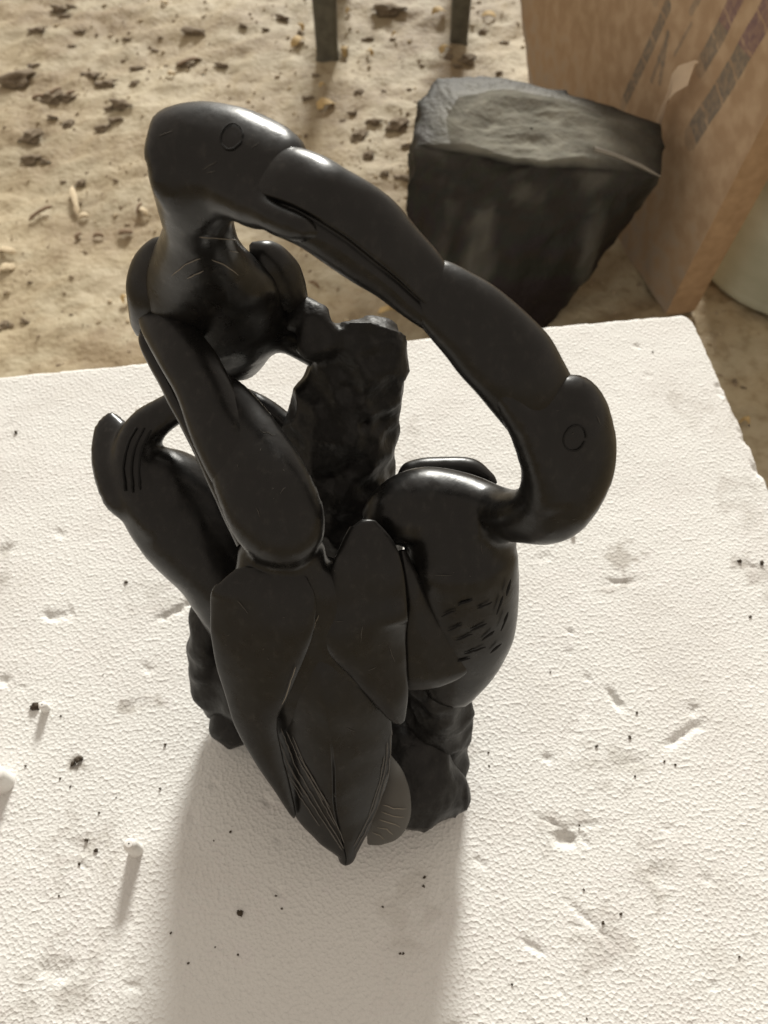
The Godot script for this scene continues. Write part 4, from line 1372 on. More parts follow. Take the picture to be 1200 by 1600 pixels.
	put("foot", carved(A.foot, {"wob": 0.002}), hewn, base, Vector3.ZERO)

	# upper left bird: body, neck and head in one skin
	var a := put("bird", melted([oval(A.a_body), oval(A.a_head), oval(A.a_joint), oval(A.a_cheek)], 0.008, 0.003, 0.0006), wax, root, here)
	part_label(a, "upper bird with its head turned right and scratches on its neck")
	put("beak", carved(A.a_beak, {"top": 2.15, "bot": 2.15, "seg": 160, "sub": 12, "grooves": [[57.0, 6.0, 0.0030, 0.10, 0.80, 4.0]]}), wax, a, Vector3.ZERO)
	put("wing", carved(A.a_wing_l), wax, a, Vector3.ZERO)
	put("wing", carved(A.a_wing_r, {"chis": 0.0012}), wax, a, Vector3.ZERO)
	for s in [
		[Vector3(-0.0642, 0.4694, -0.3505), Vector3(-0.0647, 0.4687, -0.3489), Vector3(-0.0655, 0.4683, -0.3481), Vector3(-0.0668, 0.4676, -0.3472), Vector3(-0.0677, 0.4672, -0.3466), Vector3(-0.0692, 0.4669, -0.3465), Vector3(-0.0706, 0.4667, -0.3468), Vector3(-0.0716, 0.4668, -0.3473), Vector3(-0.0726, 0.4671, -0.3482), Vector3(-0.0732, 0.4674, -0.3489), Vector3(-0.0739, 0.4679, -0.3502), Vector3(-0.0741, 0.4685, -0.3514), Vector3(-0.0741, 0.4692, -0.3529), Vector3(-0.0737, 0.4699, -0.3544), Vector3(-0.0731, 0.4704, -0.3556), Vector3(-0.0722, 0.4709, -0.3570), Vector3(-0.0711, 0.4712, -0.3581), Vector3(-0.0700, 0.4714, -0.3588), Vector3(-0.0689, 0.4715, -0.3589), Vector3(-0.0674, 0.4715, -0.3588), Vector3(-0.0665, 0.4714, -0.3580), Vector3(-0.0654, 0.4713, -0.3571), Vector3(-0.0646, 0.4710, -0.3559), Vector3(-0.0640, 0.4707, -0.3543), Vector3(-0.0638, 0.4702, -0.3526), Vector3(-0.0642, 0.4697, -0.3512)],
	]:
		put("eye", scratch(s, 0.00048), plain(lin(0.0035, 0.0035, 0.0035), 0.85), a, Vector3.ZERO)
	for s in [
		[Vector3(-0.0913, 0.4209, -0.3432), Vector3(-0.0892, 0.4202, -0.3437), Vector3(-0.0871, 0.4192, -0.3447), Vector3(-0.0851, 0.4175, -0.3466), Vector3(-0.0836, 0.4148, -0.3497), Vector3(-0.0822, 0.4119, -0.3529), Vector3(-0.0810, 0.4090, -0.3562), Vector3(-0.0797, 0.4057, -0.3601), Vector3(-0.0787, 0.4017, -0.3647), Vector3(-0.0782, 0.3967, -0.3702)],
		[Vector3(-0.1147, 0.3835, -0.3575), Vector3(-0.1119, 0.3871, -0.3559), Vector3(-0.1093, 0.3900, -0.3545), Vector3(-0.1069, 0.3928, -0.3534), Vector3(-0.1044, 0.3957, -0.3524), Vector3(-0.1020, 0.3974, -0.3516), Vector3(-0.0997, 0.3989, -0.3511), Vector3(-0.0972, 0.4005, -0.3507), Vector3(-0.0952, 0.4011, -0.3506)],
		[Vector3(-0.1054, 0.3855, -0.3532), Vector3(-0.1028, 0.3874, -0.3525), Vector3(-0.1002, 0.3894, -0.3520), Vector3(-0.0976, 0.3907, -0.3518), Vector3(-0.0953, 0.3920, -0.3519)],
		[Vector3(-0.0899, 0.3990, -0.3523), Vector3(-0.0885, 0.3971, -0.3533), Vector3(-0.0870, 0.3954, -0.3544), Vector3(-0.0854, 0.3930, -0.3559), Vector3(-0.0842, 0.3906, -0.3572), Vector3(-0.0830, 0.3878, -0.3585), Vector3(-0.0818, 0.3852, -0.3599), Vector3(-0.0807, 0.3826, -0.3611), Vector3(-0.0796, 0.3800, -0.3620)],
		[Vector3(-0.0812, 0.3988, -0.3595), Vector3(-0.0798, 0.3953, -0.3629), Vector3(-0.0784, 0.3911, -0.3674)],

	]:
		put("scratch_mark", scratch(s, 0.00032), pale, a, Vector3.ZERO)

	for s in [
		[Vector3(-0.0768, 0.4596, -0.3408), Vector3(-0.0788, 0.4589, -0.3412), Vector3(-0.0810, 0.4582, -0.3416)],
		[Vector3(-0.0562, 0.4688, -0.3488), Vector3(-0.0577, 0.4683, -0.3475), Vector3(-0.0596, 0.4678, -0.3464)],
		[Vector3(-0.0595, 0.4701, -0.3527), Vector3(-0.0591, 0.4699, -0.3522), Vector3(-0.0589, 0.4699, -0.3520)],
		[Vector3(-0.0544, 0.4612, -0.3348), Vector3(-0.0547, 0.4600, -0.3334), Vector3(-0.0557, 0.4586, -0.3321)],
		[Vector3(-0.0662, 0.4603, -0.3368), Vector3(-0.0659, 0.4603, -0.3367), Vector3(-0.0659, 0.4602, -0.3367)],
		[Vector3(-0.0965, 0.4683, -0.3586), Vector3(-0.0982, 0.4676, -0.3583), Vector3(-0.1005, 0.4670, -0.3582), Vector3(-0.1023, 0.4663, -0.3580), Vector3(-0.1041, 0.4657, -0.3580)],
		[Vector3(-0.0758, 0.4627, -0.3435), Vector3(-0.0778, 0.4616, -0.3432), Vector3(-0.0796, 0.4608, -0.3433), Vector3(-0.0814, 0.4596, -0.3429), Vector3(-0.0833, 0.4588, -0.3430)],

	]:
		put("scratch_mark", scratch(s, 0.00017), faint, a, Vector3.ZERO)

	# right bird
	var b := put("bird", melted([oval(A.b_body), oval(A.b_neck), oval(A.b_cheek)], 0.009, 0.003, 0.0006), wax, root, here)
	part_label(b, "right bird with its head raised and beak meeting the upper bird's beak")
	put("beak", carved(A.b_beak, {"top": 2.1, "bot": 2.1, "seg": 90}), wax, b, Vector3.ZERO)
	put("wing", carved(A.b_wing), wax, b, Vector3.ZERO)
	put("wing", carved(A.b_fold, {"top": 1.6}), wax, b, Vector3.ZERO)
	for s in [
		[Vector3(0.1022, 0.3573, -0.2654), Vector3(0.1014, 0.3564, -0.2645), Vector3(0.1008, 0.3553, -0.2636), Vector3(0.0997, 0.3545, -0.2628), Vector3(0.0983, 0.3537, -0.2622), Vector3(0.0969, 0.3536, -0.2620), Vector3(0.0955, 0.3536, -0.2620), Vector3(0.0941, 0.3540, -0.2622), Vector3(0.0929, 0.3548, -0.2628), Vector3(0.0922, 0.3554, -0.2632), Vector3(0.0912, 0.3568, -0.2643), Vector3(0.0909, 0.3580, -0.2651), Vector3(0.0910, 0.3595, -0.2662), Vector3(0.0913, 0.3607, -0.2670), Vector3(0.0920, 0.3618, -0.2678), Vector3(0.0929, 0.3629, -0.2686), Vector3(0.0941, 0.3637, -0.2693), Vector3(0.0952, 0.3642, -0.2698), Vector3(0.0966, 0.3642, -0.2700), Vector3(0.0980, 0.3642, -0.2701), Vector3(0.0992, 0.3637, -0.2700), Vector3(0.1006, 0.3628, -0.2695), Vector3(0.1015, 0.3618, -0.2688), Vector3(0.1020, 0.3609, -0.2682), Vector3(0.1026, 0.3591, -0.2669), Vector3(0.1021, 0.3583, -0.2661)],
	]:
		put("eye", scratch(s, 0.00048), plain(lin(0.0035, 0.0035, 0.0035), 0.85), b, Vector3.ZERO)
	for s in [
		[Vector3(0.0451, 0.2066, -0.2240), Vector3(0.0479, 0.2081, -0.2243), Vector3(0.0500, 0.2091, -0.2247), Vector3(0.0528, 0.2112, -0.2255), Vector3(0.0553, 0.2119, -0.2259)],
		[Vector3(0.0509, 0.1954, -0.2197), Vector3(0.0538, 0.1964, -0.2200), Vector3(0.0563, 0.1979, -0.2206), Vector3(0.0591, 0.1983, -0.2210), Vector3(0.0616, 0.1996, -0.2218), Vector3(0.0646, 0.2000, -0.2226)],
		[Vector3(0.0539, 0.2146, -0.2268), Vector3(0.0564, 0.2157, -0.2275), Vector3(0.0588, 0.2168, -0.2282), Vector3(0.0614, 0.2178, -0.2291), Vector3(0.0637, 0.2186, -0.2300)],
		[Vector3(0.0616, 0.2058, -0.2242), Vector3(0.0634, 0.2076, -0.2253), Vector3(0.0653, 0.2087, -0.2262), Vector3(0.0676, 0.2099, -0.2274), Vector3(0.0692, 0.2113, -0.2286)],
		[Vector3(0.0698, 0.2227, -0.2341), Vector3(0.0704, 0.2249, -0.2354), Vector3(0.0712, 0.2273, -0.2370), Vector3(0.0718, 0.2292, -0.2383), Vector3(0.0724, 0.2318, -0.2400), Vector3(0.0730, 0.2339, -0.2414)],
		[Vector3(0.0738, 0.2087, -0.2297), Vector3(0.0747, 0.2109, -0.2313), Vector3(0.0756, 0.2131, -0.2329), Vector3(0.0761, 0.2155, -0.2343), Vector3(0.0770, 0.2173, -0.2360), Vector3(0.0776, 0.2195, -0.2376)],
		[Vector3(0.0398, 0.2138, -0.2272), Vector3(0.0422, 0.2154, -0.2274), Vector3(0.0441, 0.2168, -0.2277), Vector3(0.0459, 0.2186, -0.2283), Vector3(0.0484, 0.2196, -0.2286)],
		[Vector3(0.0353, 0.2240, -0.2319), Vector3(0.0382, 0.2265, -0.2323), Vector3(0.0408, 0.2287, -0.2327), Vector3(0.0439, 0.2301, -0.2331)],
		[Vector3(0.0409, 0.1860, -0.2178), Vector3(0.0441, 0.1873, -0.2176), Vector3(0.0468, 0.1889, -0.2178), Vector3(0.0498, 0.1897, -0.2178), Vector3(0.0525, 0.1910, -0.2182), Vector3(0.0553, 0.1916, -0.2183)],
		[Vector3(0.0571, 0.2309, -0.2342), Vector3(0.0592, 0.2314, -0.2348), Vector3(0.0616, 0.2321, -0.2357), Vector3(0.0640, 0.2324, -0.2365), Vector3(0.0662, 0.2332, -0.2376)],
		[Vector3(0.0449, 0.2337, -0.2346), Vector3(0.0470, 0.2354, -0.2354), Vector3(0.0493, 0.2362, -0.2358), Vector3(0.0513, 0.2368, -0.2362), Vector3(0.0538, 0.2376, -0.2368)],
		[Vector3(0.0755, 0.2321, -0.2423), Vector3(0.0758, 0.2345, -0.2438), Vector3(0.0765, 0.2366, -0.2456), Vector3(0.0770, 0.2387, -0.2473), Vector3(0.0775, 0.2408, -0.2490)],
		[Vector3(0.0681, 0.1937, -0.2211), Vector3(0.0702, 0.1955, -0.2225), Vector3(0.0723, 0.1968, -0.2239), Vector3(0.0751, 0.1980, -0.2258)],

	]:
		put("feather_cut", scratch(s, 0.0008), plain(lin(0.004, 0.004, 0.004), 0.9), b, Vector3.ZERO)

	for s in [
		[Vector3(0.0864, 0.3690, -0.2759), Vector3(0.0870, 0.3689, -0.2756), Vector3(0.0877, 0.3691, -0.2755)],
		[Vector3(0.0996, 0.3202, -0.2421), Vector3(0.1003, 0.3199, -0.2421), Vector3(0.1012, 0.3201, -0.2423)],
		[Vector3(0.0855, 0.3554, -0.2649), Vector3(0.0858, 0.3557, -0.2650), Vector3(0.0863, 0.3556, -0.2648)],
		[Vector3(0.1065, 0.3504, -0.2621), Vector3(0.1061, 0.3502, -0.2619), Vector3(0.1057, 0.3504, -0.2619)],
		[Vector3(0.1077, 0.3651, -0.2758), Vector3(0.1089, 0.3632, -0.2744), Vector3(0.1102, 0.3611, -0.2731)],
		[Vector3(0.0960, 0.3613, -0.2676), Vector3(0.0952, 0.3610, -0.2673), Vector3(0.0951, 0.3605, -0.2670)],
		[Vector3(0.0924, 0.3181, -0.2413), Vector3(0.0919, 0.3183, -0.2415), Vector3(0.0920, 0.3182, -0.2414)],
		[Vector3(0.0577, 0.2654, -0.2594), Vector3(0.0580, 0.2629, -0.2567), Vector3(0.0586, 0.2612, -0.2553)],
		[Vector3(0.0509, 0.2525, -0.2454), Vector3(0.0513, 0.2523, -0.2451), Vector3(0.0518, 0.2520, -0.2449)],
		[Vector3(0.0421, 0.2535, -0.2470), Vector3(0.0414, 0.2534, -0.2469), Vector3(0.0413, 0.2533, -0.2469)],
		[Vector3(0.0737, 0.2296, -0.2402), Vector3(0.0738, 0.2292, -0.2400), Vector3(0.0744, 0.2286, -0.2402)],
		[Vector3(0.0433, 0.2340, -0.2352), Vector3(0.0429, 0.2336, -0.2351), Vector3(0.0430, 0.2335, -0.2350)],
		[Vector3(0.0303, 0.2505, -0.2465), Vector3(0.0325, 0.2511, -0.2462), Vector3(0.0349, 0.2517, -0.2460), Vector3(0.0377, 0.2520, -0.2455), Vector3(0.0402, 0.2524, -0.2454)],

	]:
		put("scratch_mark", scratch(s, 0.00017), faint, b, Vector3.ZERO)

	# front bird, seen from its back, beak thrown up and away
	var c := put("bird", melted([oval(A.c_body), oval(A.c_head)], 0.005, 0.003, 0.0006), wax, root, here)
	part_label(c, "front bird seen from behind with folded wings and a pointed tail")
	put("beak", carved(A.c_beak), wax, c, Vector3.ZERO)
	put("lower_beak", carved(A.c_jaw), wax, c, Vector3.ZERO)
	put("wing", carved(A.c_wing_l, {"top": 1.8}), wax, c, Vector3.ZERO)
	put("wing", carved(A.c_wing_r, {"top": 1.8}), wax, c, Vector3.ZERO)
	put("tail", carved(A.c_tail, {"top": 1.35, "grooves": [[90.0, 3.0, 0.0022, 0.25, 0.97, 0.0]], "seg": 120}), wax, c, Vector3.ZERO)
	for s in [
		[Vector3(-0.0718, 0.1494, -0.1859), Vector3(-0.0710, 0.1467, -0.1838), Vector3(-0.0702, 0.1443, -0.1821), Vector3(-0.0693, 0.1419, -0.1803), Vector3(-0.0684, 0.1393, -0.1785), Vector3(-0.0676, 0.1365, -0.1767), Vector3(-0.0667, 0.1339, -0.1748), Vector3(-0.0661, 0.1311, -0.1731), Vector3(-0.0653, 0.1284, -0.1713), Vector3(-0.0643, 0.1257, -0.1695), Vector3(-0.0633, 0.1239, -0.1680), Vector3(-0.0619, 0.1218, -0.1662), Vector3(-0.0605, 0.1197, -0.1644), Vector3(-0.0594, 0.1179, -0.1627), Vector3(-0.0579, 0.1164, -0.1611), Vector3(-0.0568, 0.1145, -0.1595), Vector3(-0.0553, 0.1124, -0.1575), Vector3(-0.0539, 0.1112, -0.1561), Vector3(-0.0525, 0.1089, -0.1540), Vector3(-0.0513, 0.1071, -0.1523), Vector3(-0.0503, 0.1052, -0.1507), Vector3(-0.0488, 0.1033, -0.1489), Vector3(-0.0473, 0.1019, -0.1475), Vector3(-0.0460, 0.0998, -0.1457), Vector3(-0.0446, 0.0974, -0.1437), Vector3(-0.0433, 0.0958, -0.1423), Vector3(-0.0417, 0.0937, -0.1405), Vector3(-0.0402, 0.0917, -0.1389), Vector3(-0.0390, 0.0895, -0.1372), Vector3(-0.0375, 0.0875, -0.1355), Vector3(-0.0361, 0.0853, -0.1338), Vector3(-0.0347, 0.0832, -0.1321), Vector3(-0.0333, 0.0812, -0.1305), Vector3(-0.0318, 0.0787, -0.1287), Vector3(-0.0305, 0.0765, -0.1271), Vector3(-0.0290, 0.0741, -0.1254)],
		[Vector3(-0.0678, 0.1541, -0.1859), Vector3(-0.0671, 0.1519, -0.1842), Vector3(-0.0663, 0.1497, -0.1826), Vector3(-0.0651, 0.1472, -0.1806), Vector3(-0.0647, 0.1444, -0.1789), Vector3(-0.0634, 0.1419, -0.1770), Vector3(-0.0629, 0.1391, -0.1753), Vector3(-0.0619, 0.1367, -0.1737), Vector3(-0.0611, 0.1336, -0.1717), Vector3(-0.0606, 0.1308, -0.1700), Vector3(-0.0596, 0.1284, -0.1683), Vector3(-0.0582, 0.1261, -0.1665), Vector3(-0.0573, 0.1235, -0.1647), Vector3(-0.0555, 0.1215, -0.1629), Vector3(-0.0544, 0.1198, -0.1615), Vector3(-0.0532, 0.1175, -0.1596), Vector3(-0.0518, 0.1152, -0.1576), Vector3(-0.0507, 0.1132, -0.1559), Vector3(-0.0490, 0.1115, -0.1542), Vector3(-0.0478, 0.1094, -0.1525), Vector3(-0.0464, 0.1069, -0.1504), Vector3(-0.0452, 0.1049, -0.1487), Vector3(-0.0439, 0.1029, -0.1471), Vector3(-0.0425, 0.1004, -0.1451), Vector3(-0.0412, 0.0985, -0.1435), Vector3(-0.0397, 0.0963, -0.1417), Vector3(-0.0385, 0.0943, -0.1402), Vector3(-0.0373, 0.0921, -0.1384), Vector3(-0.0359, 0.0900, -0.1368), Vector3(-0.0345, 0.0879, -0.1351), Vector3(-0.0332, 0.0858, -0.1335), Vector3(-0.0320, 0.0836, -0.1319), Vector3(-0.0307, 0.0811, -0.1300), Vector3(-0.0293, 0.0786, -0.1282), Vector3(-0.0280, 0.0756, -0.1263)],
		[Vector3(-0.0640, 0.1535, -0.1835), Vector3(-0.0628, 0.1512, -0.1816), Vector3(-0.0619, 0.1490, -0.1800), Vector3(-0.0611, 0.1468, -0.1784), Vector3(-0.0599, 0.1447, -0.1768), Vector3(-0.0593, 0.1421, -0.1752), Vector3(-0.0583, 0.1399, -0.1736), Vector3(-0.0577, 0.1372, -0.1720), Vector3(-0.0566, 0.1350, -0.1704), Vector3(-0.0558, 0.1322, -0.1686), Vector3(-0.0546, 0.1300, -0.1670), Vector3(-0.0531, 0.1281, -0.1654), Vector3(-0.0518, 0.1262, -0.1638), Vector3(-0.0504, 0.1241, -0.1622), Vector3(-0.0490, 0.1219, -0.1604), Vector3(-0.0480, 0.1199, -0.1589), Vector3(-0.0466, 0.1175, -0.1570), Vector3(-0.0453, 0.1158, -0.1556), Vector3(-0.0439, 0.1137, -0.1539), Vector3(-0.0426, 0.1114, -0.1520), Vector3(-0.0413, 0.1094, -0.1504)],
		[Vector3(-0.0598, 0.1517, -0.1805), Vector3(-0.0589, 0.1492, -0.1787), Vector3(-0.0579, 0.1468, -0.1771), Vector3(-0.0570, 0.1439, -0.1752), Vector3(-0.0560, 0.1415, -0.1735), Vector3(-0.0551, 0.1388, -0.1718), Vector3(-0.0541, 0.1360, -0.1699), Vector3(-0.0531, 0.1334, -0.1682), Vector3(-0.0518, 0.1312, -0.1665), Vector3(-0.0506, 0.1292, -0.1650), Vector3(-0.0492, 0.1267, -0.1632), Vector3(-0.0479, 0.1245, -0.1615), Vector3(-0.0466, 0.1221, -0.1597), Vector3(-0.0453, 0.1197, -0.1579), Vector3(-0.0443, 0.1176, -0.1563), Vector3(-0.0430, 0.1151, -0.1544), Vector3(-0.0418, 0.1125, -0.1524), Vector3(-0.0402, 0.1104, -0.1508), Vector3(-0.0391, 0.1080, -0.1490), Vector3(-0.0381, 0.1053, -0.1471), Vector3(-0.0369, 0.1032, -0.1456), Vector3(-0.0358, 0.1007, -0.1438), Vector3(-0.0350, 0.0980, -0.1420), Vector3(-0.0336, 0.0954, -0.1400), Vector3(-0.0326, 0.0932, -0.1385), Vector3(-0.0317, 0.0911, -0.1369), Vector3(-0.0308, 0.0889, -0.1354), Vector3(-0.0298, 0.0867, -0.1339), Vector3(-0.0286, 0.0824, -0.1309), Vector3(-0.0276, 0.0798, -0.1293)],
		[Vector3(-0.0707, 0.1374, -0.1791), Vector3(-0.0702, 0.1346, -0.1774), Vector3(-0.0696, 0.1319, -0.1757), Vector3(-0.0687, 0.1294, -0.1740), Vector3(-0.0679, 0.1269, -0.1722), Vector3(-0.0673, 0.1243, -0.1706), Vector3(-0.0664, 0.1219, -0.1689), Vector3(-0.0659, 0.1190, -0.1672), Vector3(-0.0641, 0.1175, -0.1652), Vector3(-0.0628, 0.1153, -0.1632), Vector3(-0.0611, 0.1136, -0.1612), Vector3(-0.0595, 0.1119, -0.1592), Vector3(-0.0580, 0.1100, -0.1573), Vector3(-0.0565, 0.1079, -0.1552), Vector3(-0.0550, 0.1065, -0.1535)],
		[Vector3(-0.0738, 0.1417, -0.1835), Vector3(-0.0731, 0.1387, -0.1815), Vector3(-0.0729, 0.1345, -0.1796), Vector3(-0.0723, 0.1315, -0.1777), Vector3(-0.0717, 0.1284, -0.1758), Vector3(-0.0709, 0.1254, -0.1739), Vector3(-0.0702, 0.1224, -0.1719), Vector3(-0.0688, 0.1206, -0.1701), Vector3(-0.0676, 0.1188, -0.1683), Vector3(-0.0666, 0.1169, -0.1666), Vector3(-0.0652, 0.1153, -0.1647), Vector3(-0.0637, 0.1140, -0.1630), Vector3(-0.0625, 0.1119, -0.1609), Vector3(-0.0613, 0.1103, -0.1593), Vector3(-0.0599, 0.1087, -0.1574), Vector3(-0.0586, 0.1067, -0.1555), Vector3(-0.0575, 0.1046, -0.1535), Vector3(-0.0559, 0.1038, -0.1522), Vector3(-0.0543, 0.1015, -0.1500), Vector3(-0.0527, 0.1001, -0.1484), Vector3(-0.0513, 0.0985, -0.1468), Vector3(-0.0502, 0.0966, -0.1451), Vector3(-0.0486, 0.0947, -0.1433), Vector3(-0.0471, 0.0928, -0.1416), Vector3(-0.0459, 0.0910, -0.1401), Vector3(-0.0444, 0.0890, -0.1383)],
		[Vector3(-0.0667, 0.1324, -0.1741), Vector3(-0.0656, 0.1298, -0.1722), Vector3(-0.0647, 0.1273, -0.1704), Vector3(-0.0635, 0.1248, -0.1685), Vector3(-0.0623, 0.1224, -0.1668), Vector3(-0.0615, 0.1197, -0.1649), Vector3(-0.0604, 0.1176, -0.1631), Vector3(-0.0586, 0.1158, -0.1612), Vector3(-0.0570, 0.1142, -0.1594), Vector3(-0.0555, 0.1120, -0.1573), Vector3(-0.0541, 0.1101, -0.1555), Vector3(-0.0521, 0.1083, -0.1535), Vector3(-0.0508, 0.1060, -0.1515), Vector3(-0.0491, 0.1041, -0.1496)],
		[Vector3(-0.0527, 0.1270, -0.1646), Vector3(-0.0513, 0.1247, -0.1629), Vector3(-0.0503, 0.1226, -0.1613), Vector3(-0.0490, 0.1210, -0.1599), Vector3(-0.0477, 0.1185, -0.1580), Vector3(-0.0464, 0.1165, -0.1564), Vector3(-0.0454, 0.1145, -0.1548), Vector3(-0.0444, 0.1123, -0.1531), Vector3(-0.0430, 0.1100, -0.1513), Vector3(-0.0420, 0.1077, -0.1496), Vector3(-0.0409, 0.1056, -0.1480), Vector3(-0.0391, 0.1037, -0.1463), Vector3(-0.0384, 0.1011, -0.1445), Vector3(-0.0371, 0.0989, -0.1429), Vector3(-0.0359, 0.0967, -0.1412), Vector3(-0.0346, 0.0945, -0.1396), Vector3(-0.0332, 0.0920, -0.1377)],
		[Vector3(-0.0564, 0.1381, -0.1719), Vector3(-0.0552, 0.1358, -0.1703), Vector3(-0.0538, 0.1342, -0.1689), Vector3(-0.0528, 0.1318, -0.1672), Vector3(-0.0517, 0.1298, -0.1657), Vector3(-0.0503, 0.1275, -0.1640), Vector3(-0.0489, 0.1254, -0.1624), Vector3(-0.0479, 0.1230, -0.1607), Vector3(-0.0466, 0.1214, -0.1593), Vector3(-0.0452, 0.1189, -0.1574), Vector3(-0.0437, 0.1164, -0.1554), Vector3(-0.0422, 0.1143, -0.1537), Vector3(-0.0408, 0.1122, -0.1520), Vector3(-0.0395, 0.1096, -0.1501), Vector3(-0.0379, 0.1073, -0.1483), Vector3(-0.0365, 0.1048, -0.1465)],
		[Vector3(0.0055, 0.1421, -0.1881), Vector3(0.0054, 0.1395, -0.1863), Vector3(0.0046, 0.1386, -0.1847), Vector3(0.0042, 0.1365, -0.1829), Vector3(0.0044, 0.1332, -0.1811), Vector3(0.0044, 0.1300, -0.1791), Vector3(0.0045, 0.1267, -0.1773), Vector3(0.0043, 0.1240, -0.1753), Vector3(0.0034, 0.1236, -0.1740), Vector3(0.0035, 0.1206, -0.1721), Vector3(0.0036, 0.1171, -0.1700), Vector3(0.0032, 0.1140, -0.1677), Vector3(0.0021, 0.1132, -0.1660), Vector3(0.0011, 0.1116, -0.1642), Vector3(0.0003, 0.1093, -0.1623), Vector3(-0.0004, 0.1064, -0.1603), Vector3(-0.0011, 0.1035, -0.1584), Vector3(-0.0019, 0.1004, -0.1565), Vector3(-0.0023, 0.0969, -0.1550), Vector3(-0.0031, 0.0938, -0.1533), Vector3(-0.0039, 0.0907, -0.1515), Vector3(-0.0048, 0.0887, -0.1499), Vector3(-0.0060, 0.0868, -0.1478), Vector3(-0.0072, 0.0848, -0.1456), Vector3(-0.0084, 0.0830, -0.1436), Vector3(-0.0100, 0.0822, -0.1416), Vector3(-0.0114, 0.0811, -0.1397), Vector3(-0.0126, 0.0792, -0.1375), Vector3(-0.0137, 0.0768, -0.1352), Vector3(-0.0154, 0.0759, -0.1335), Vector3(-0.0167, 0.0740, -0.1317), Vector3(-0.0180, 0.0724, -0.1297), Vector3(-0.0194, 0.0710, -0.1278), Vector3(-0.0207, 0.0693, -0.1257)],
		[Vector3(0.0023, 0.1373, -0.1815), Vector3(0.0021, 0.1342, -0.1794), Vector3(0.0020, 0.1310, -0.1774), Vector3(0.0019, 0.1279, -0.1753), Vector3(0.0018, 0.1251, -0.1734), Vector3(0.0012, 0.1232, -0.1716), Vector3(0.0009, 0.1209, -0.1698), Vector3(0.0006, 0.1182, -0.1678), Vector3(-0.0002, 0.1156, -0.1656), Vector3(-0.0010, 0.1130, -0.1635), Vector3(-0.0016, 0.1103, -0.1616), Vector3(-0.0026, 0.1082, -0.1597), Vector3(-0.0032, 0.1055, -0.1580), Vector3(-0.0041, 0.1028, -0.1561), Vector3(-0.0049, 0.0998, -0.1542), Vector3(-0.0058, 0.0969, -0.1524), Vector3(-0.0066, 0.0940, -0.1507), Vector3(-0.0075, 0.0912, -0.1486), Vector3(-0.0089, 0.0894, -0.1466), Vector3(-0.0104, 0.0878, -0.1446), Vector3(-0.0116, 0.0862, -0.1427), Vector3(-0.0129, 0.0844, -0.1405), Vector3(-0.0143, 0.0825, -0.1383), Vector3(-0.0156, 0.0808, -0.1362), Vector3(-0.0170, 0.0793, -0.1343), Vector3(-0.0184, 0.0775, -0.1323), Vector3(-0.0198, 0.0756, -0.1303), Vector3(-0.0212, 0.0737, -0.1282)],
		[Vector3(0.0003, 0.1292, -0.1749), Vector3(-0.0003, 0.1264, -0.1726), Vector3(-0.0005, 0.1240, -0.1708), Vector3(-0.0014, 0.1221, -0.1689), Vector3(-0.0017, 0.1191, -0.1667), Vector3(-0.0021, 0.1161, -0.1645), Vector3(-0.0026, 0.1131, -0.1625), Vector3(-0.0033, 0.1104, -0.1605), Vector3(-0.0044, 0.1079, -0.1585), Vector3(-0.0053, 0.1051, -0.1565), Vector3(-0.0062, 0.1022, -0.1546), Vector3(-0.0071, 0.0995, -0.1528), Vector3(-0.0079, 0.0964, -0.1509), Vector3(-0.0089, 0.0937, -0.1490), Vector3(-0.0097, 0.0911, -0.1470), Vector3(-0.0105, 0.0887, -0.1450)],

	]:
		put("feather_line", scratch(s, 0.00032), plain(lin(0.105, 0.098, 0.088), 0.7), c, Vector3.ZERO)
	for s in [
		[Vector3(-0.0388, 0.2419, -0.2244), Vector3(-0.0399, 0.2394, -0.2229), Vector3(-0.0411, 0.2375, -0.2218), Vector3(-0.0415, 0.2350, -0.2206), Vector3(-0.0425, 0.2322, -0.2192), Vector3(-0.0439, 0.2299, -0.2179), Vector3(-0.0445, 0.2272, -0.2167), Vector3(-0.0460, 0.2242, -0.2152), Vector3(-0.0469, 0.2216, -0.2140), Vector3(-0.0480, 0.2194, -0.2129), Vector3(-0.0494, 0.2166, -0.2116), Vector3(-0.0505, 0.2145, -0.2106), Vector3(-0.0513, 0.2113, -0.2091)],
		[Vector3(-0.0530, 0.2197, -0.2008), Vector3(-0.0540, 0.2172, -0.1996), Vector3(-0.0547, 0.2146, -0.1984), Vector3(-0.0557, 0.2120, -0.1973), Vector3(-0.0567, 0.2095, -0.1962), Vector3(-0.0577, 0.2057, -0.1946), Vector3(-0.0588, 0.2025, -0.1930), Vector3(-0.0598, 0.1994, -0.1915), Vector3(-0.0609, 0.1963, -0.1901), Vector3(-0.0621, 0.1938, -0.1888), Vector3(-0.0633, 0.1914, -0.1877)],

	]:
		put("scratch_mark", scratch(s, 0.0003), pale, c, Vector3.ZERO)
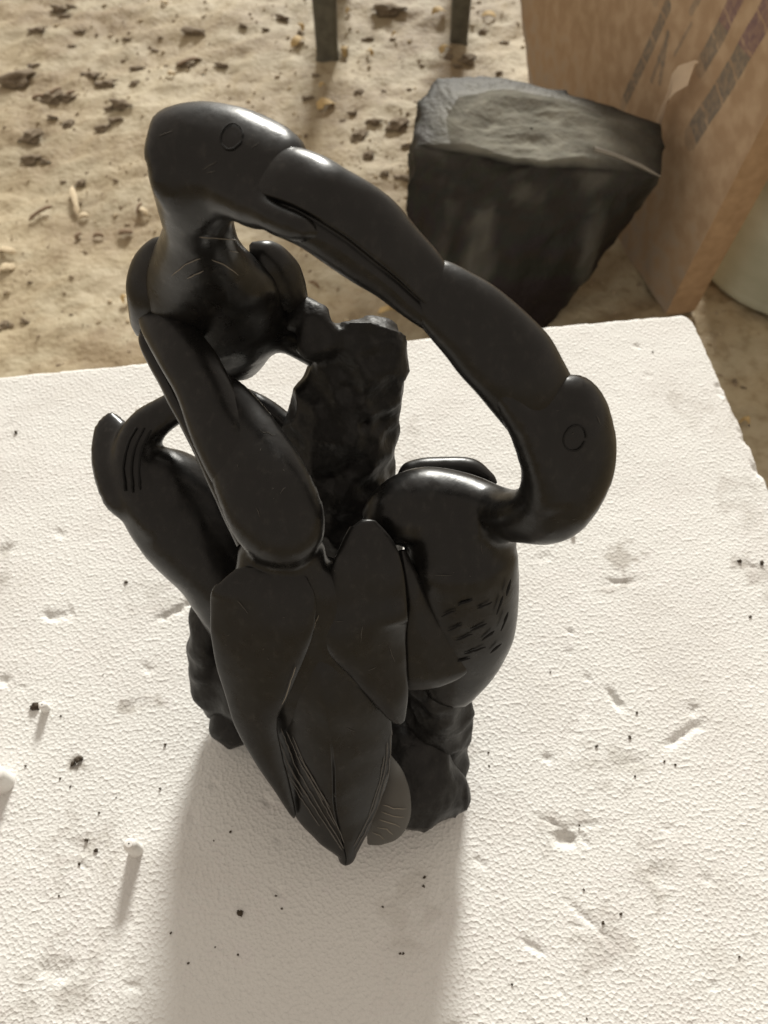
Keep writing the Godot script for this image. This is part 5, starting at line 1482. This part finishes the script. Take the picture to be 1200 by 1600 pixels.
	for s in [
		[Vector3(-0.0691, 0.3284, -0.2957), Vector3(-0.0666, 0.3278, -0.2942), Vector3(-0.0645, 0.3273, -0.2950), Vector3(-0.0621, 0.3264, -0.2935), Vector3(-0.0602, 0.3257, -0.2943)],
		[Vector3(-0.0805, 0.3225, -0.2763), Vector3(-0.0801, 0.3222, -0.2755), Vector3(-0.0802, 0.3219, -0.2749)],
		[Vector3(-0.0600, 0.3175, -0.2640), Vector3(-0.0605, 0.3174, -0.2638), Vector3(-0.0613, 0.3173, -0.2634)],
		[Vector3(-0.0677, 0.3262, -0.2844), Vector3(-0.0679, 0.3260, -0.2832), Vector3(-0.0679, 0.3259, -0.2830)],
		[Vector3(-0.0538, 0.3166, -0.2651), Vector3(-0.0551, 0.3164, -0.2641), Vector3(-0.0567, 0.3154, -0.2618)],
		[Vector3(-0.0556, 0.3211, -0.2739), Vector3(-0.0550, 0.3208, -0.2736), Vector3(-0.0546, 0.3205, -0.2731)],
		[Vector3(-0.0698, 0.3113, -0.2553), Vector3(-0.0686, 0.3097, -0.2535), Vector3(-0.0680, 0.3077, -0.2515)],
		[Vector3(-0.0558, 0.3232, -0.2822), Vector3(-0.0558, 0.3232, -0.2822), Vector3(-0.0556, 0.3231, -0.2824)],
		[Vector3(-0.0598, 0.3144, -0.2594), Vector3(-0.0604, 0.3142, -0.2591), Vector3(-0.0602, 0.3141, -0.2590)],
		[Vector3(-0.0590, 0.2509, -0.2183), Vector3(-0.0583, 0.2511, -0.2184), Vector3(-0.0577, 0.2508, -0.2182)],
		[Vector3(-0.0849, 0.2590, -0.2253), Vector3(-0.0833, 0.2574, -0.2241), Vector3(-0.0821, 0.2558, -0.2230), Vector3(-0.0804, 0.2540, -0.2217), Vector3(-0.0793, 0.2521, -0.2204)],
		[Vector3(-0.0911, 0.2385, -0.2133), Vector3(-0.0918, 0.2380, -0.2131), Vector3(-0.0931, 0.2374, -0.2130)],
		[Vector3(-0.0696, 0.2256, -0.2036), Vector3(-0.0690, 0.2252, -0.2033), Vector3(-0.0690, 0.2252, -0.2033)],
		[Vector3(-0.0775, 0.2402, -0.2126), Vector3(-0.0776, 0.2401, -0.2125), Vector3(-0.0771, 0.2398, -0.2123)],
		[Vector3(-0.0712, 0.2325, -0.2075), Vector3(-0.0716, 0.2317, -0.2070), Vector3(-0.0723, 0.2311, -0.2068)],
		[Vector3(-0.0943, 0.2319, -0.2100), Vector3(-0.0940, 0.2317, -0.2098), Vector3(-0.0940, 0.2312, -0.2095)],
		[Vector3(-0.0023, 0.2191, -0.2156), Vector3(-0.0032, 0.2189, -0.2152), Vector3(-0.0035, 0.2186, -0.2151)],
		[Vector3(-0.0046, 0.2042, -0.2072), Vector3(-0.0069, 0.2034, -0.2063), Vector3(-0.0097, 0.2026, -0.2054)],
		[Vector3(-0.0297, 0.2344, -0.2237), Vector3(-0.0270, 0.2347, -0.2236), Vector3(-0.0244, 0.2350, -0.2235)],
		[Vector3(-0.0295, 0.2618, -0.2437), Vector3(-0.0289, 0.2620, -0.2434), Vector3(-0.0287, 0.2620, -0.2433)],
		[Vector3(0.0032, 0.2162, -0.2155), Vector3(0.0042, 0.2131, -0.2141), Vector3(0.0048, 0.2103, -0.2128), Vector3(0.0059, 0.2075, -0.2115), Vector3(0.0069, 0.2047, -0.2101)],
		[Vector3(-0.0129, 0.2329, -0.2216), Vector3(-0.0133, 0.2303, -0.2200), Vector3(-0.0138, 0.2282, -0.2187), Vector3(-0.0137, 0.2252, -0.2170), Vector3(-0.0141, 0.2228, -0.2155)],
		[Vector3(-0.0234, 0.1486, -0.1749), Vector3(-0.0230, 0.1480, -0.1747), Vector3(-0.0228, 0.1474, -0.1745)],
		[Vector3(-0.0233, 0.1104, -0.1523), Vector3(-0.0231, 0.1099, -0.1521), Vector3(-0.0228, 0.1093, -0.1518)],
		[Vector3(-0.0510, 0.1354, -0.1689), Vector3(-0.0510, 0.1341, -0.1682), Vector3(-0.0512, 0.1332, -0.1679)],
		[Vector3(-0.0336, 0.1163, -0.1536), Vector3(-0.0335, 0.1134, -0.1519), Vector3(-0.0330, 0.1134, -0.1519)],
		[Vector3(-0.0339, 0.1222, -0.1570), Vector3(-0.0348, 0.1221, -0.1571), Vector3(-0.0354, 0.1221, -0.1572)],
		[Vector3(-0.0242, 0.1619, -0.1829), Vector3(-0.0215, 0.1593, -0.1823), Vector3(-0.0187, 0.1572, -0.1821)],
		[Vector3(-0.0053, 0.1713, -0.2006), Vector3(-0.0046, 0.1711, -0.2012), Vector3(-0.0044, 0.1711, -0.2013)],

	]:
		put("scratch_mark", scratch(s, 0.00017), faint, c, Vector3.ZERO)
	var fan := put("fan_feather", carved(A.fan, {"top": 1.8}), plain(lin(0.085, 0.082, 0.074), 0.6), root, here)
	for s in [
		[Vector3(-0.0010, 0.0771, -0.1556), Vector3(0.0029, 0.0772, -0.1547), Vector3(0.0068, 0.0759, -0.1533), Vector3(0.0099, 0.0756, -0.1535), Vector3(0.0128, 0.0746, -0.1535), Vector3(0.0159, 0.0732, -0.1538)],
		[Vector3(-0.0019, 0.0734, -0.1518), Vector3(0.0008, 0.0732, -0.1508), Vector3(0.0036, 0.0729, -0.1500), Vector3(0.0063, 0.0719, -0.1491), Vector3(0.0105, 0.0707, -0.1488), Vector3(0.0145, 0.0691, -0.1490)],
		[Vector3(-0.0037, 0.0684, -0.1475), Vector3(-0.0010, 0.0686, -0.1468), Vector3(0.0017, 0.0682, -0.1460), Vector3(0.0045, 0.0677, -0.1453), Vector3(0.0081, 0.0664, -0.1447), Vector3(0.0117, 0.0634, -0.1434)],
		[Vector3(-0.0048, 0.0630, -0.1433), Vector3(-0.0015, 0.0634, -0.1426), Vector3(0.0019, 0.0635, -0.1422), Vector3(0.0042, 0.0611, -0.1405), Vector3(0.0064, 0.0588, -0.1392)],
		[Vector3(-0.0086, 0.0570, -0.1412), Vector3(-0.0057, 0.0576, -0.1400), Vector3(-0.0030, 0.0577, -0.1391), Vector3(0.0001, 0.0543, -0.1368)],

	]:
		put("feather_line", scratch(s, 0.00038), plain(lin(0.26, 0.24, 0.20), 0.8), fan, Vector3.ZERO)

	# left bird, bent round on itself
	var d := put("bird", melted([oval(A.d_body), oval(A.d_arm), oval(A.d_tab)], 0.004, 0.003, 0.0012, 1), wax, root, here)
	part_label(d, "left bird bent round on itself below the front bird's beak")
	for s in [
		[Vector3(-0.1696, 0.2420, -0.3661), Vector3(-0.1696, 0.2420, -0.3661), Vector3(-0.1707, 0.2410, -0.3648), Vector3(-0.1717, 0.2399, -0.3633), Vector3(-0.1736, 0.2382, -0.3609), Vector3(-0.1748, 0.2367, -0.3585), Vector3(-0.1758, 0.2352, -0.3558), Vector3(-0.1767, 0.2336, -0.3526), Vector3(-0.1776, 0.2318, -0.3492), Vector3(-0.1781, 0.2298, -0.3457), Vector3(-0.1785, 0.2276, -0.3422), Vector3(-0.1782, 0.2250, -0.3382), Vector3(-0.1775, 0.2223, -0.3340), Vector3(-0.1776, 0.2206, -0.3318), Vector3(-0.1772, 0.2190, -0.3297), Vector3(-0.1777, 0.2187, -0.3297)],
		[Vector3(-0.1642, 0.2423, -0.3659), Vector3(-0.1642, 0.2421, -0.3657), Vector3(-0.1651, 0.2411, -0.3646), Vector3(-0.1665, 0.2394, -0.3626), Vector3(-0.1680, 0.2378, -0.3606), Vector3(-0.1693, 0.2361, -0.3581), Vector3(-0.1706, 0.2346, -0.3552), Vector3(-0.1714, 0.2332, -0.3521), Vector3(-0.1722, 0.2316, -0.3485), Vector3(-0.1725, 0.2296, -0.3448), Vector3(-0.1727, 0.2275, -0.3410), Vector3(-0.1725, 0.2254, -0.3373), Vector3(-0.1719, 0.2229, -0.3331), Vector3(-0.1721, 0.2214, -0.3309), Vector3(-0.1717, 0.2200, -0.3288), Vector3(-0.1716, 0.2192, -0.3278)],
		[Vector3(-0.1599, 0.2404, -0.3649), Vector3(-0.1599, 0.2401, -0.3648), Vector3(-0.1609, 0.2391, -0.3639), Vector3(-0.1622, 0.2375, -0.3623), Vector3(-0.1637, 0.2358, -0.3603), Vector3(-0.1649, 0.2341, -0.3580), Vector3(-0.1658, 0.2329, -0.3555), Vector3(-0.1666, 0.2316, -0.3523), Vector3(-0.1672, 0.2303, -0.3489), Vector3(-0.1675, 0.2289, -0.3458), Vector3(-0.1676, 0.2273, -0.3422), Vector3(-0.1675, 0.2256, -0.3387), Vector3(-0.1671, 0.2235, -0.3349), Vector3(-0.1671, 0.2223, -0.3326), Vector3(-0.1667, 0.2213, -0.3308), Vector3(-0.1665, 0.2204, -0.3294)],

	]:
		put("feather_cut", scratch(s, 0.00085), plain(lin(0.004, 0.004, 0.004), 0.9), d, Vector3.ZERO)

func put(called: String, mesh: Mesh, mat: Material, parent: Node3D, off: Vector3) -> MeshInstance3D:
	var o := piece(called, mesh, mat, parent)
	o.position = -off
	return o

# ------------------------------------------------------------------ litter
func scatter(mesh: Mesh, mat: Material, called: String, label: String, category: String, group: String, at: Vector3, turn: float, size := 1.0) -> MeshInstance3D:
	var o := piece(called, mesh, mat, self)
	tag(o, label, category, group)
	o.position = at
	o.rotation = Vector3(0, turn, 0)
	o.scale = Vector3.ONE * size
	return o

func ground_at(x: float, z: float, up := 0.0) -> Vector3:
	return Vector3(x, ground_height(x, z) + up, z)

func build_litter() -> void:
	var clay := StandardMaterial3D.new()
	clay.albedo_texture = noise_tex(FastNoiseLite.TYPE_SIMPLEX, 0.05, 256, 141, lin(0.13, 0.10, 0.065), lin(0.27, 0.21, 0.14), 4)
	clay.roughness = 0.95
	triplanar(clay, 9.0)
	var dry := StandardMaterial3D.new()
	dry.albedo_texture = noise_tex(FastNoiseLite.TYPE_SIMPLEX, 0.04, 256, 142, lin(0.40, 0.27, 0.11), lin(0.62, 0.46, 0.22), 4)
	dry.roughness = 0.8
	triplanar(dry, 9.0)
	var wood := StandardMaterial3D.new()
	wood.albedo_texture = noise_tex(FastNoiseLite.TYPE_SIMPLEX, 0.06, 256, 143, lin(0.52, 0.41, 0.26), lin(0.76, 0.66, 0.48), 3)
	wood.roughness = 0.85
	triplanar(wood, 9.0)
	var bark := plain(lin(0.20, 0.135, 0.08), 0.9)
	# clods that show singly
	var lumps := []
	for k in 6:
		lumps.append(lump(Vector3(1.0, 0.26, 0.5 + 0.07 * k), 0.75, k + 1.0))
	for d in [
		[-0.808, -1.835, 0.0699],
		[-0.828, -1.810, 0.0400],
		[-0.788, -1.884, 0.0256],
		[-0.808, -2.027, 0.0336],
		[-0.777, -2.131, 0.0366],
		[-0.755, -2.149, 0.0223],
		[-0.761, -2.102, 0.0250],
		[-0.712, -2.033, 0.0225],
		[-0.719, -1.972, 0.0166],
		[-0.652, -1.850, 0.0368],
		[-0.613, -1.820, 0.0384],
		[-0.683, -1.761, 0.0314],
		[-0.721, -1.758, 0.0407],
		[-0.560, -1.723, 0.0394],
		[-0.589, -1.653, 0.0297],
		[-0.568, -1.671, 0.0250],
		[-0.587, -1.718, 0.0197],
		[-0.701, -1.678, 0.0219],
		[-0.666, -1.664, 0.0246],
		[-0.731, -1.615, 0.0383],
		[-0.716, -1.550, 0.0341],
		[-0.688, -1.539, 0.0261],
		[-0.530, -1.966, 0.0168],
		[-0.598, -2.005, 0.0150],
		[-0.604, -1.475, 0.0173],
		[-0.638, -1.477, 0.0104],
		[-0.447, -1.891, 0.0327],
		[-0.367, -1.886, 0.0286],
		[-0.450, -2.033, 0.0462],
		[-0.421, -1.912, 0.0170],
		[-0.625, -1.086, 0.0184],
		[-0.661, -1.081, 0.0166],
		[-0.638, -1.183, 0.0096],
		[-0.233, -1.102, 0.0089],
		[-0.548, -1.102, 0.0075],
		[-0.554, -1.884, 0.0272],
		[-0.551, -1.820, 0.0198],
		[-0.243, -2.084, 0.0323],
		[-0.277, -2.027, 0.0180],
		[-0.037, -2.013, 0.0240],
		[0.015, -2.119, 0.0613],
		[-0.195, -2.027, 0.0173],
		[-0.167, -1.766, 0.0224],
		[0.027, -1.660, 0.0396],
		[-0.020, -1.671, 0.0282],
		[-0.068, -1.706, 0.0201],
		[-0.053, -1.626, 0.0338],
		[-0.033, -1.560, 0.0212],
		[0.046, -1.593, 0.0187],
		[0.000, -1.497, 0.0153],
		[0.038, -1.487, 0.0270],
		[-0.056, -1.778, 0.0203],
		[-0.150, -1.853, 0.0167],
		[0.189, -1.918, 0.0315],
		[0.166, -1.891, 0.0201],
		[0.145, -1.918, 0.0209],
		[0.233, -2.041, 0.0227],
		[0.258, -1.866, 0.0164],
		[0.282, -1.999, 0.0188],
		[0.086, -1.891, 0.0145],
		[-0.102, -1.497, 0.0171],
		[0.069, -1.742, 0.0112],
		[0.056, -1.790, 0.0104],
		[0.000, -1.790, 0.0125],
		[-0.088, -1.683, 0.0133],
		[-0.522, -2.013, 0.0121],
		[-0.331, -2.041, 0.0199],
		[0.582, -0.953, 0.0083],
		[0.594, -0.939, 0.0097]
	]:
		scatter(lumps[int(rng.randi() % 6)], clay, "earth_clod", "dark lump of dry earth lying loose on the dusty ground", "clod", "dark clods of earth on the ground", ground_at(d[0], d[1], d[2] * 0.08), rng.randf() * 0.9 - 0.45, d[2])
	# wood chips: [x, z, length, width, turn, tone]
	var n := 0
	for d in [
		[-0.602, -1.413, 0.0918, 0.0114, -72.7, 0.01, "pale bent wood chip, the longest standing out against the brown ground"],
		[-0.577, -1.368, 0.0206, 0.0110, 16.0, 0.01, "short pale chip at the foot of the longest pale chip"],
		[-0.659, -1.371, 0.0577, 0.0061, 52.1, 2.01, "thin dark twig lying slanted left of the pale bent chip"],
		[-0.488, -1.318, 0.0286, 0.0109, 11.1, 1.60, "short reddish wood chip lying level below the pale bent chip"],
		[-0.694, -1.259, 0.0340, 0.0118, -15.0, 0.01, "pale splinter at the left edge, upper one of two"],
		[-0.685, -1.216, 0.0280, 0.0163, -0.0, 0.01, "broad pale chip at the left edge, lower one of two"],
		[-0.462, -1.377, 0.0308, 0.0086, -47.8, 0.01, "small pale chip beside the upper bird's head"],
		[-0.472, -1.385, 0.0331, 0.0049, 79.5, 2.01, "small dark twig beside the upper bird's head"],
		[-0.539, -1.312, 0.0213, 0.0072, 9.8, 2.01, "dark level splinter left of the reddish chip"],
		[-0.743, -1.757, 0.0379, 0.0083, 11.0, 2.01, "dark curved stick at the far left among the clods"],
		[-0.714, -1.775, 0.0365, 0.0083, 53.4, 2.01, "dark stick end pointing up among the far left clods"],
		[-0.683, -1.771, 0.0287, 0.0083, 42.6, 2.01, "stubby dark stick right of the curved dark stick"],
		[-0.442, -1.898, 0.0563, 0.0101, 30.8, 2.01, "dark splinter in front of the stool leg's left side"],
		[-0.458, -1.240, 0.0168, 0.0070, 55.5, 0.01, "tiny pale chip near the upper bird's left wing"],
		[-0.125, -1.174, 0.0271, 0.0058, -37.7, 2.01, "dark splinter below the upper beak"],
		[-0.575, -1.308, 0.0222, 0.0072, 79.2, 2.01, "dark stub of twig near the reddish chip"],
		[-0.471, -1.840, 0.0223, 0.0071, -27.1, 0.01, "pale splinter far left of the stool leg"],
		[-0.531, -2.154, 0.0190, 0.0124, 151.7, 0.01, "bright pale chip at the top edge of the yard"]
	]:
		n += 1
		scatter(sliver(d[2], d[3], 0.004, 0.004, n), bark if d[5] > 1.5 else wood, "wood_chip", d[6], "wood chip", "wood chips on the ground", ground_at(d[0], d[1], 0.002), deg_to_rad(d[4]))
	for d in [
		[-0.199, -1.976, 0.0450, 0.0235, 52.2, "yellow leaf scrap left of the stool's left leg"],
		[-0.139, -1.953, 0.0373, 0.0205, -8.3, "yellow leaf scrap lying against the foot of the stool's left leg"],
		[-0.089, -1.951, 0.0408, 0.0131, 83.2, "upright yellow leaf scrap at the right of the stool's left foot"],
		[-0.125, -1.734, 0.0411, 0.0274, 35.4, "largest yellow leaf scrap, alone in front of the stool's left leg"],
		[0.130, -2.099, 0.0357, 0.0213, 29.4, "yellow leaf scrap left of the stool's right leg"],
		[0.250, -2.099, 0.0351, 0.0214, -0.0, "yellow leaf scrap right of the stool's right leg"],
		[0.006, -1.110, 0.0338, 0.0157, 5.4, "yellow leaf scrap beside the foam block's back edge, under the joined beaks"],
		[-0.194, -2.041, 0.0287, 0.0106, -81.0, "small leaf scrap at the top, left of the stool's left leg"],
		[0.083, -1.676, 0.0121, 0.0081, -49.4, "tiny pale leaf scrap in front of the stool's right leg, left of the bag"],
		[0.140, -1.944, 0.0324, 0.0175, 41.6, "pale whitish leaf scrap at the foot of the stool's right leg"],
		[-0.032, -1.934, 0.0206, 0.0131, -31.3, "pale leaf scrap halfway between the stool's two legs"],
		[-0.135, -1.801, 0.0132, 0.0098, 34.2, "small leaf scrap above the largest one in front of the stool"],
		[0.024, -2.016, 0.0132, 0.0089, 25.0, "tiny leaf scrap nearest the middle between the stool legs"],
		[-0.086, -2.116, 0.0135, 0.0138, 26.0, "small leaf scrap at the top just right of the stool's left leg"],
		[0.575, -0.860, 0.0178, 0.0123, -31.0, "orange leaf scrap beside the right edge of the foam block"],
		[-0.459, -1.140, 0.0159, 0.0091, 54.6, "reddish leaf scrap beside the upper bird's left wing"]
	]:
		n += 1
		scatter(sliver(d[2], d[3], 0.0015, 0.011, n), dry, "dry_leaf", d[5], "leaf", "scraps of yellow leaf", ground_at(d[0], d[1], 0.002), deg_to_rad(d[4]))
	# crumbs on the foam
	var dark := plain(lin(0.06, 0.045, 0.03), 0.9)
	var crumb := lump(Vector3(1.0, 0.6, 0.7), 0.6, 3.3, 7, 10)
	for d in [
		[0.7048, 0.3884, 0.0082],
		[0.6648, 0.4386, 0.0069],
		[0.6693, 0.4417, 0.0042],
		[0.5367, 0.5710, 0.0053],
		[0.7537, 0.0829, 0.0040],
		[0.6327, 0.2760, 0.0036],
		[0.6825, 0.3991, 0.0022],
		[0.7077, 0.4385, 0.0021],
		[0.6787, 0.4526, 0.0021],
		[0.6700, 0.4599, 0.0021],
		[0.6457, 0.4837, 0.0020],
		[0.6544, 0.5037, 0.0030],
		[0.6465, 0.5124, 0.0035],
		[0.6587, 0.5208, 0.0025],
		[0.5944, 0.4350, 0.0027],
		[0.5979, 0.4705, 0.0021],
		[0.6725, 0.5420, 0.0019],
		[0.5423, 0.5114, 0.0025],
		[0.5554, 0.5165, 0.0015],
		[0.5093, 0.5623, 0.0019],
		[0.5055, 0.5718, 0.0019],
		[0.3957, 0.5633, 0.0025],
		[0.3972, 0.5695, 0.0024],
		[0.4189, 0.6129, 0.0019],
		[0.4299, 0.5799, 0.0019],
		[0.4212, 0.6126, 0.0019],
		[0.5752, 0.5997, 0.0019],
		[0.5880, 0.5781, 0.0019],
		[0.5390, 0.5987, 0.0019],
		[0.5556, 0.5916, 0.0014],
		[0.2533, 0.6067, 0.0024],
		[0.2683, 0.6110, 0.0029],
		[0.2685, 0.5406, 0.0020],
		[0.3288, 0.4745, 0.0021],
		[0.1972, 0.4567, 0.0027],
		[0.2090, 0.4764, 0.0032],
		[0.2386, 0.4804, 0.0027],
		[0.1784, 0.5034, 0.0021],
		[0.1865, 0.4997, 0.0021],
		[0.2139, 0.5084, 0.0021],
		[0.2767, 0.5868, 0.0019],
		[0.0592, 0.3247, 0.0042],
		[0.0390, 0.3293, 0.0048],
		[0.0697, 0.3819, 0.0029],
		[0.0613, 0.0541, 0.0021],
		[-0.0078, 0.1683, 0.0027],
		[0.3438, 0.6421, 0.0018],
		[0.2957, 0.6697, 0.0018],
		[0.1752, 0.6453, 0.0019],
		[0.3304, 0.4855, 0.0021],
		[0.2616, 0.4114, 0.0017],
		[0.6489, 0.3658, 0.0012],
		[0.3450, 0.4360, 0.0017],
		[0.4738, 0.1325, 0.0018],
		[0.6329, 0.4733, 0.0013]
	]:
		scatter(crumb, dark, "dark_crumb", "tiny dark crumb of dirt on the white foam", "crumb", "specks of dirt on the foam", on_block(d[0], d[1], d[2] * 0.2), rng.randf() * TAU, d[2])
	# grit and dust lumps too small to count
	var grit := MultiMesh.new()
	grit.transform_format = MultiMesh.TRANSFORM_3D
	grit.use_colors = true
	grit.mesh = lump(Vector3(1.0, 0.6, 0.8), 0.5, 8.0, 6, 8)
	grit.instance_count = 5200
	var where := fnl(FastNoiseLite.TYPE_SIMPLEX, 3.0, 151, 3)
	for k in grit.instance_count:
		var p := Vector2.ZERO
		for tries in 6:
			p = Vector2(rng.randf_range(-1.3, 1.1), rng.randf_range(-2.9, -0.75))
			if where.get_noise_2d(p.x, p.y) > rng.randf_range(-0.45, 0.35):
				break
		var s := 0.0022 + 0.0085 * pow(rng.randf(), 4.0)
		var t := Transform3D(Basis(Vector3.UP, rng.randf() * TAU).scaled(Vector3.ONE * s), ground_at(p.x, p.y, s * 0.12))
		grit.set_instance_transform(k, t)
		var q := rng.randf()
		grit.set_instance_color(k, Color(0.20, 0.15, 0.10).lerp(Color(0.52, 0.43, 0.29), q))
	var gm := StandardMaterial3D.new()
	gm.vertex_color_use_as_albedo = true
	gm.roughness = 0.95
	var mm := MultiMeshInstance3D.new()
	mm.name = "grit"
	mm.multimesh = grit
	mm.material_override = gm
	add_child(mm)
	mm.set_meta("kind", "stuff")
	tag(mm, "loose grit and dust lumps strewn over the ground", "grit")
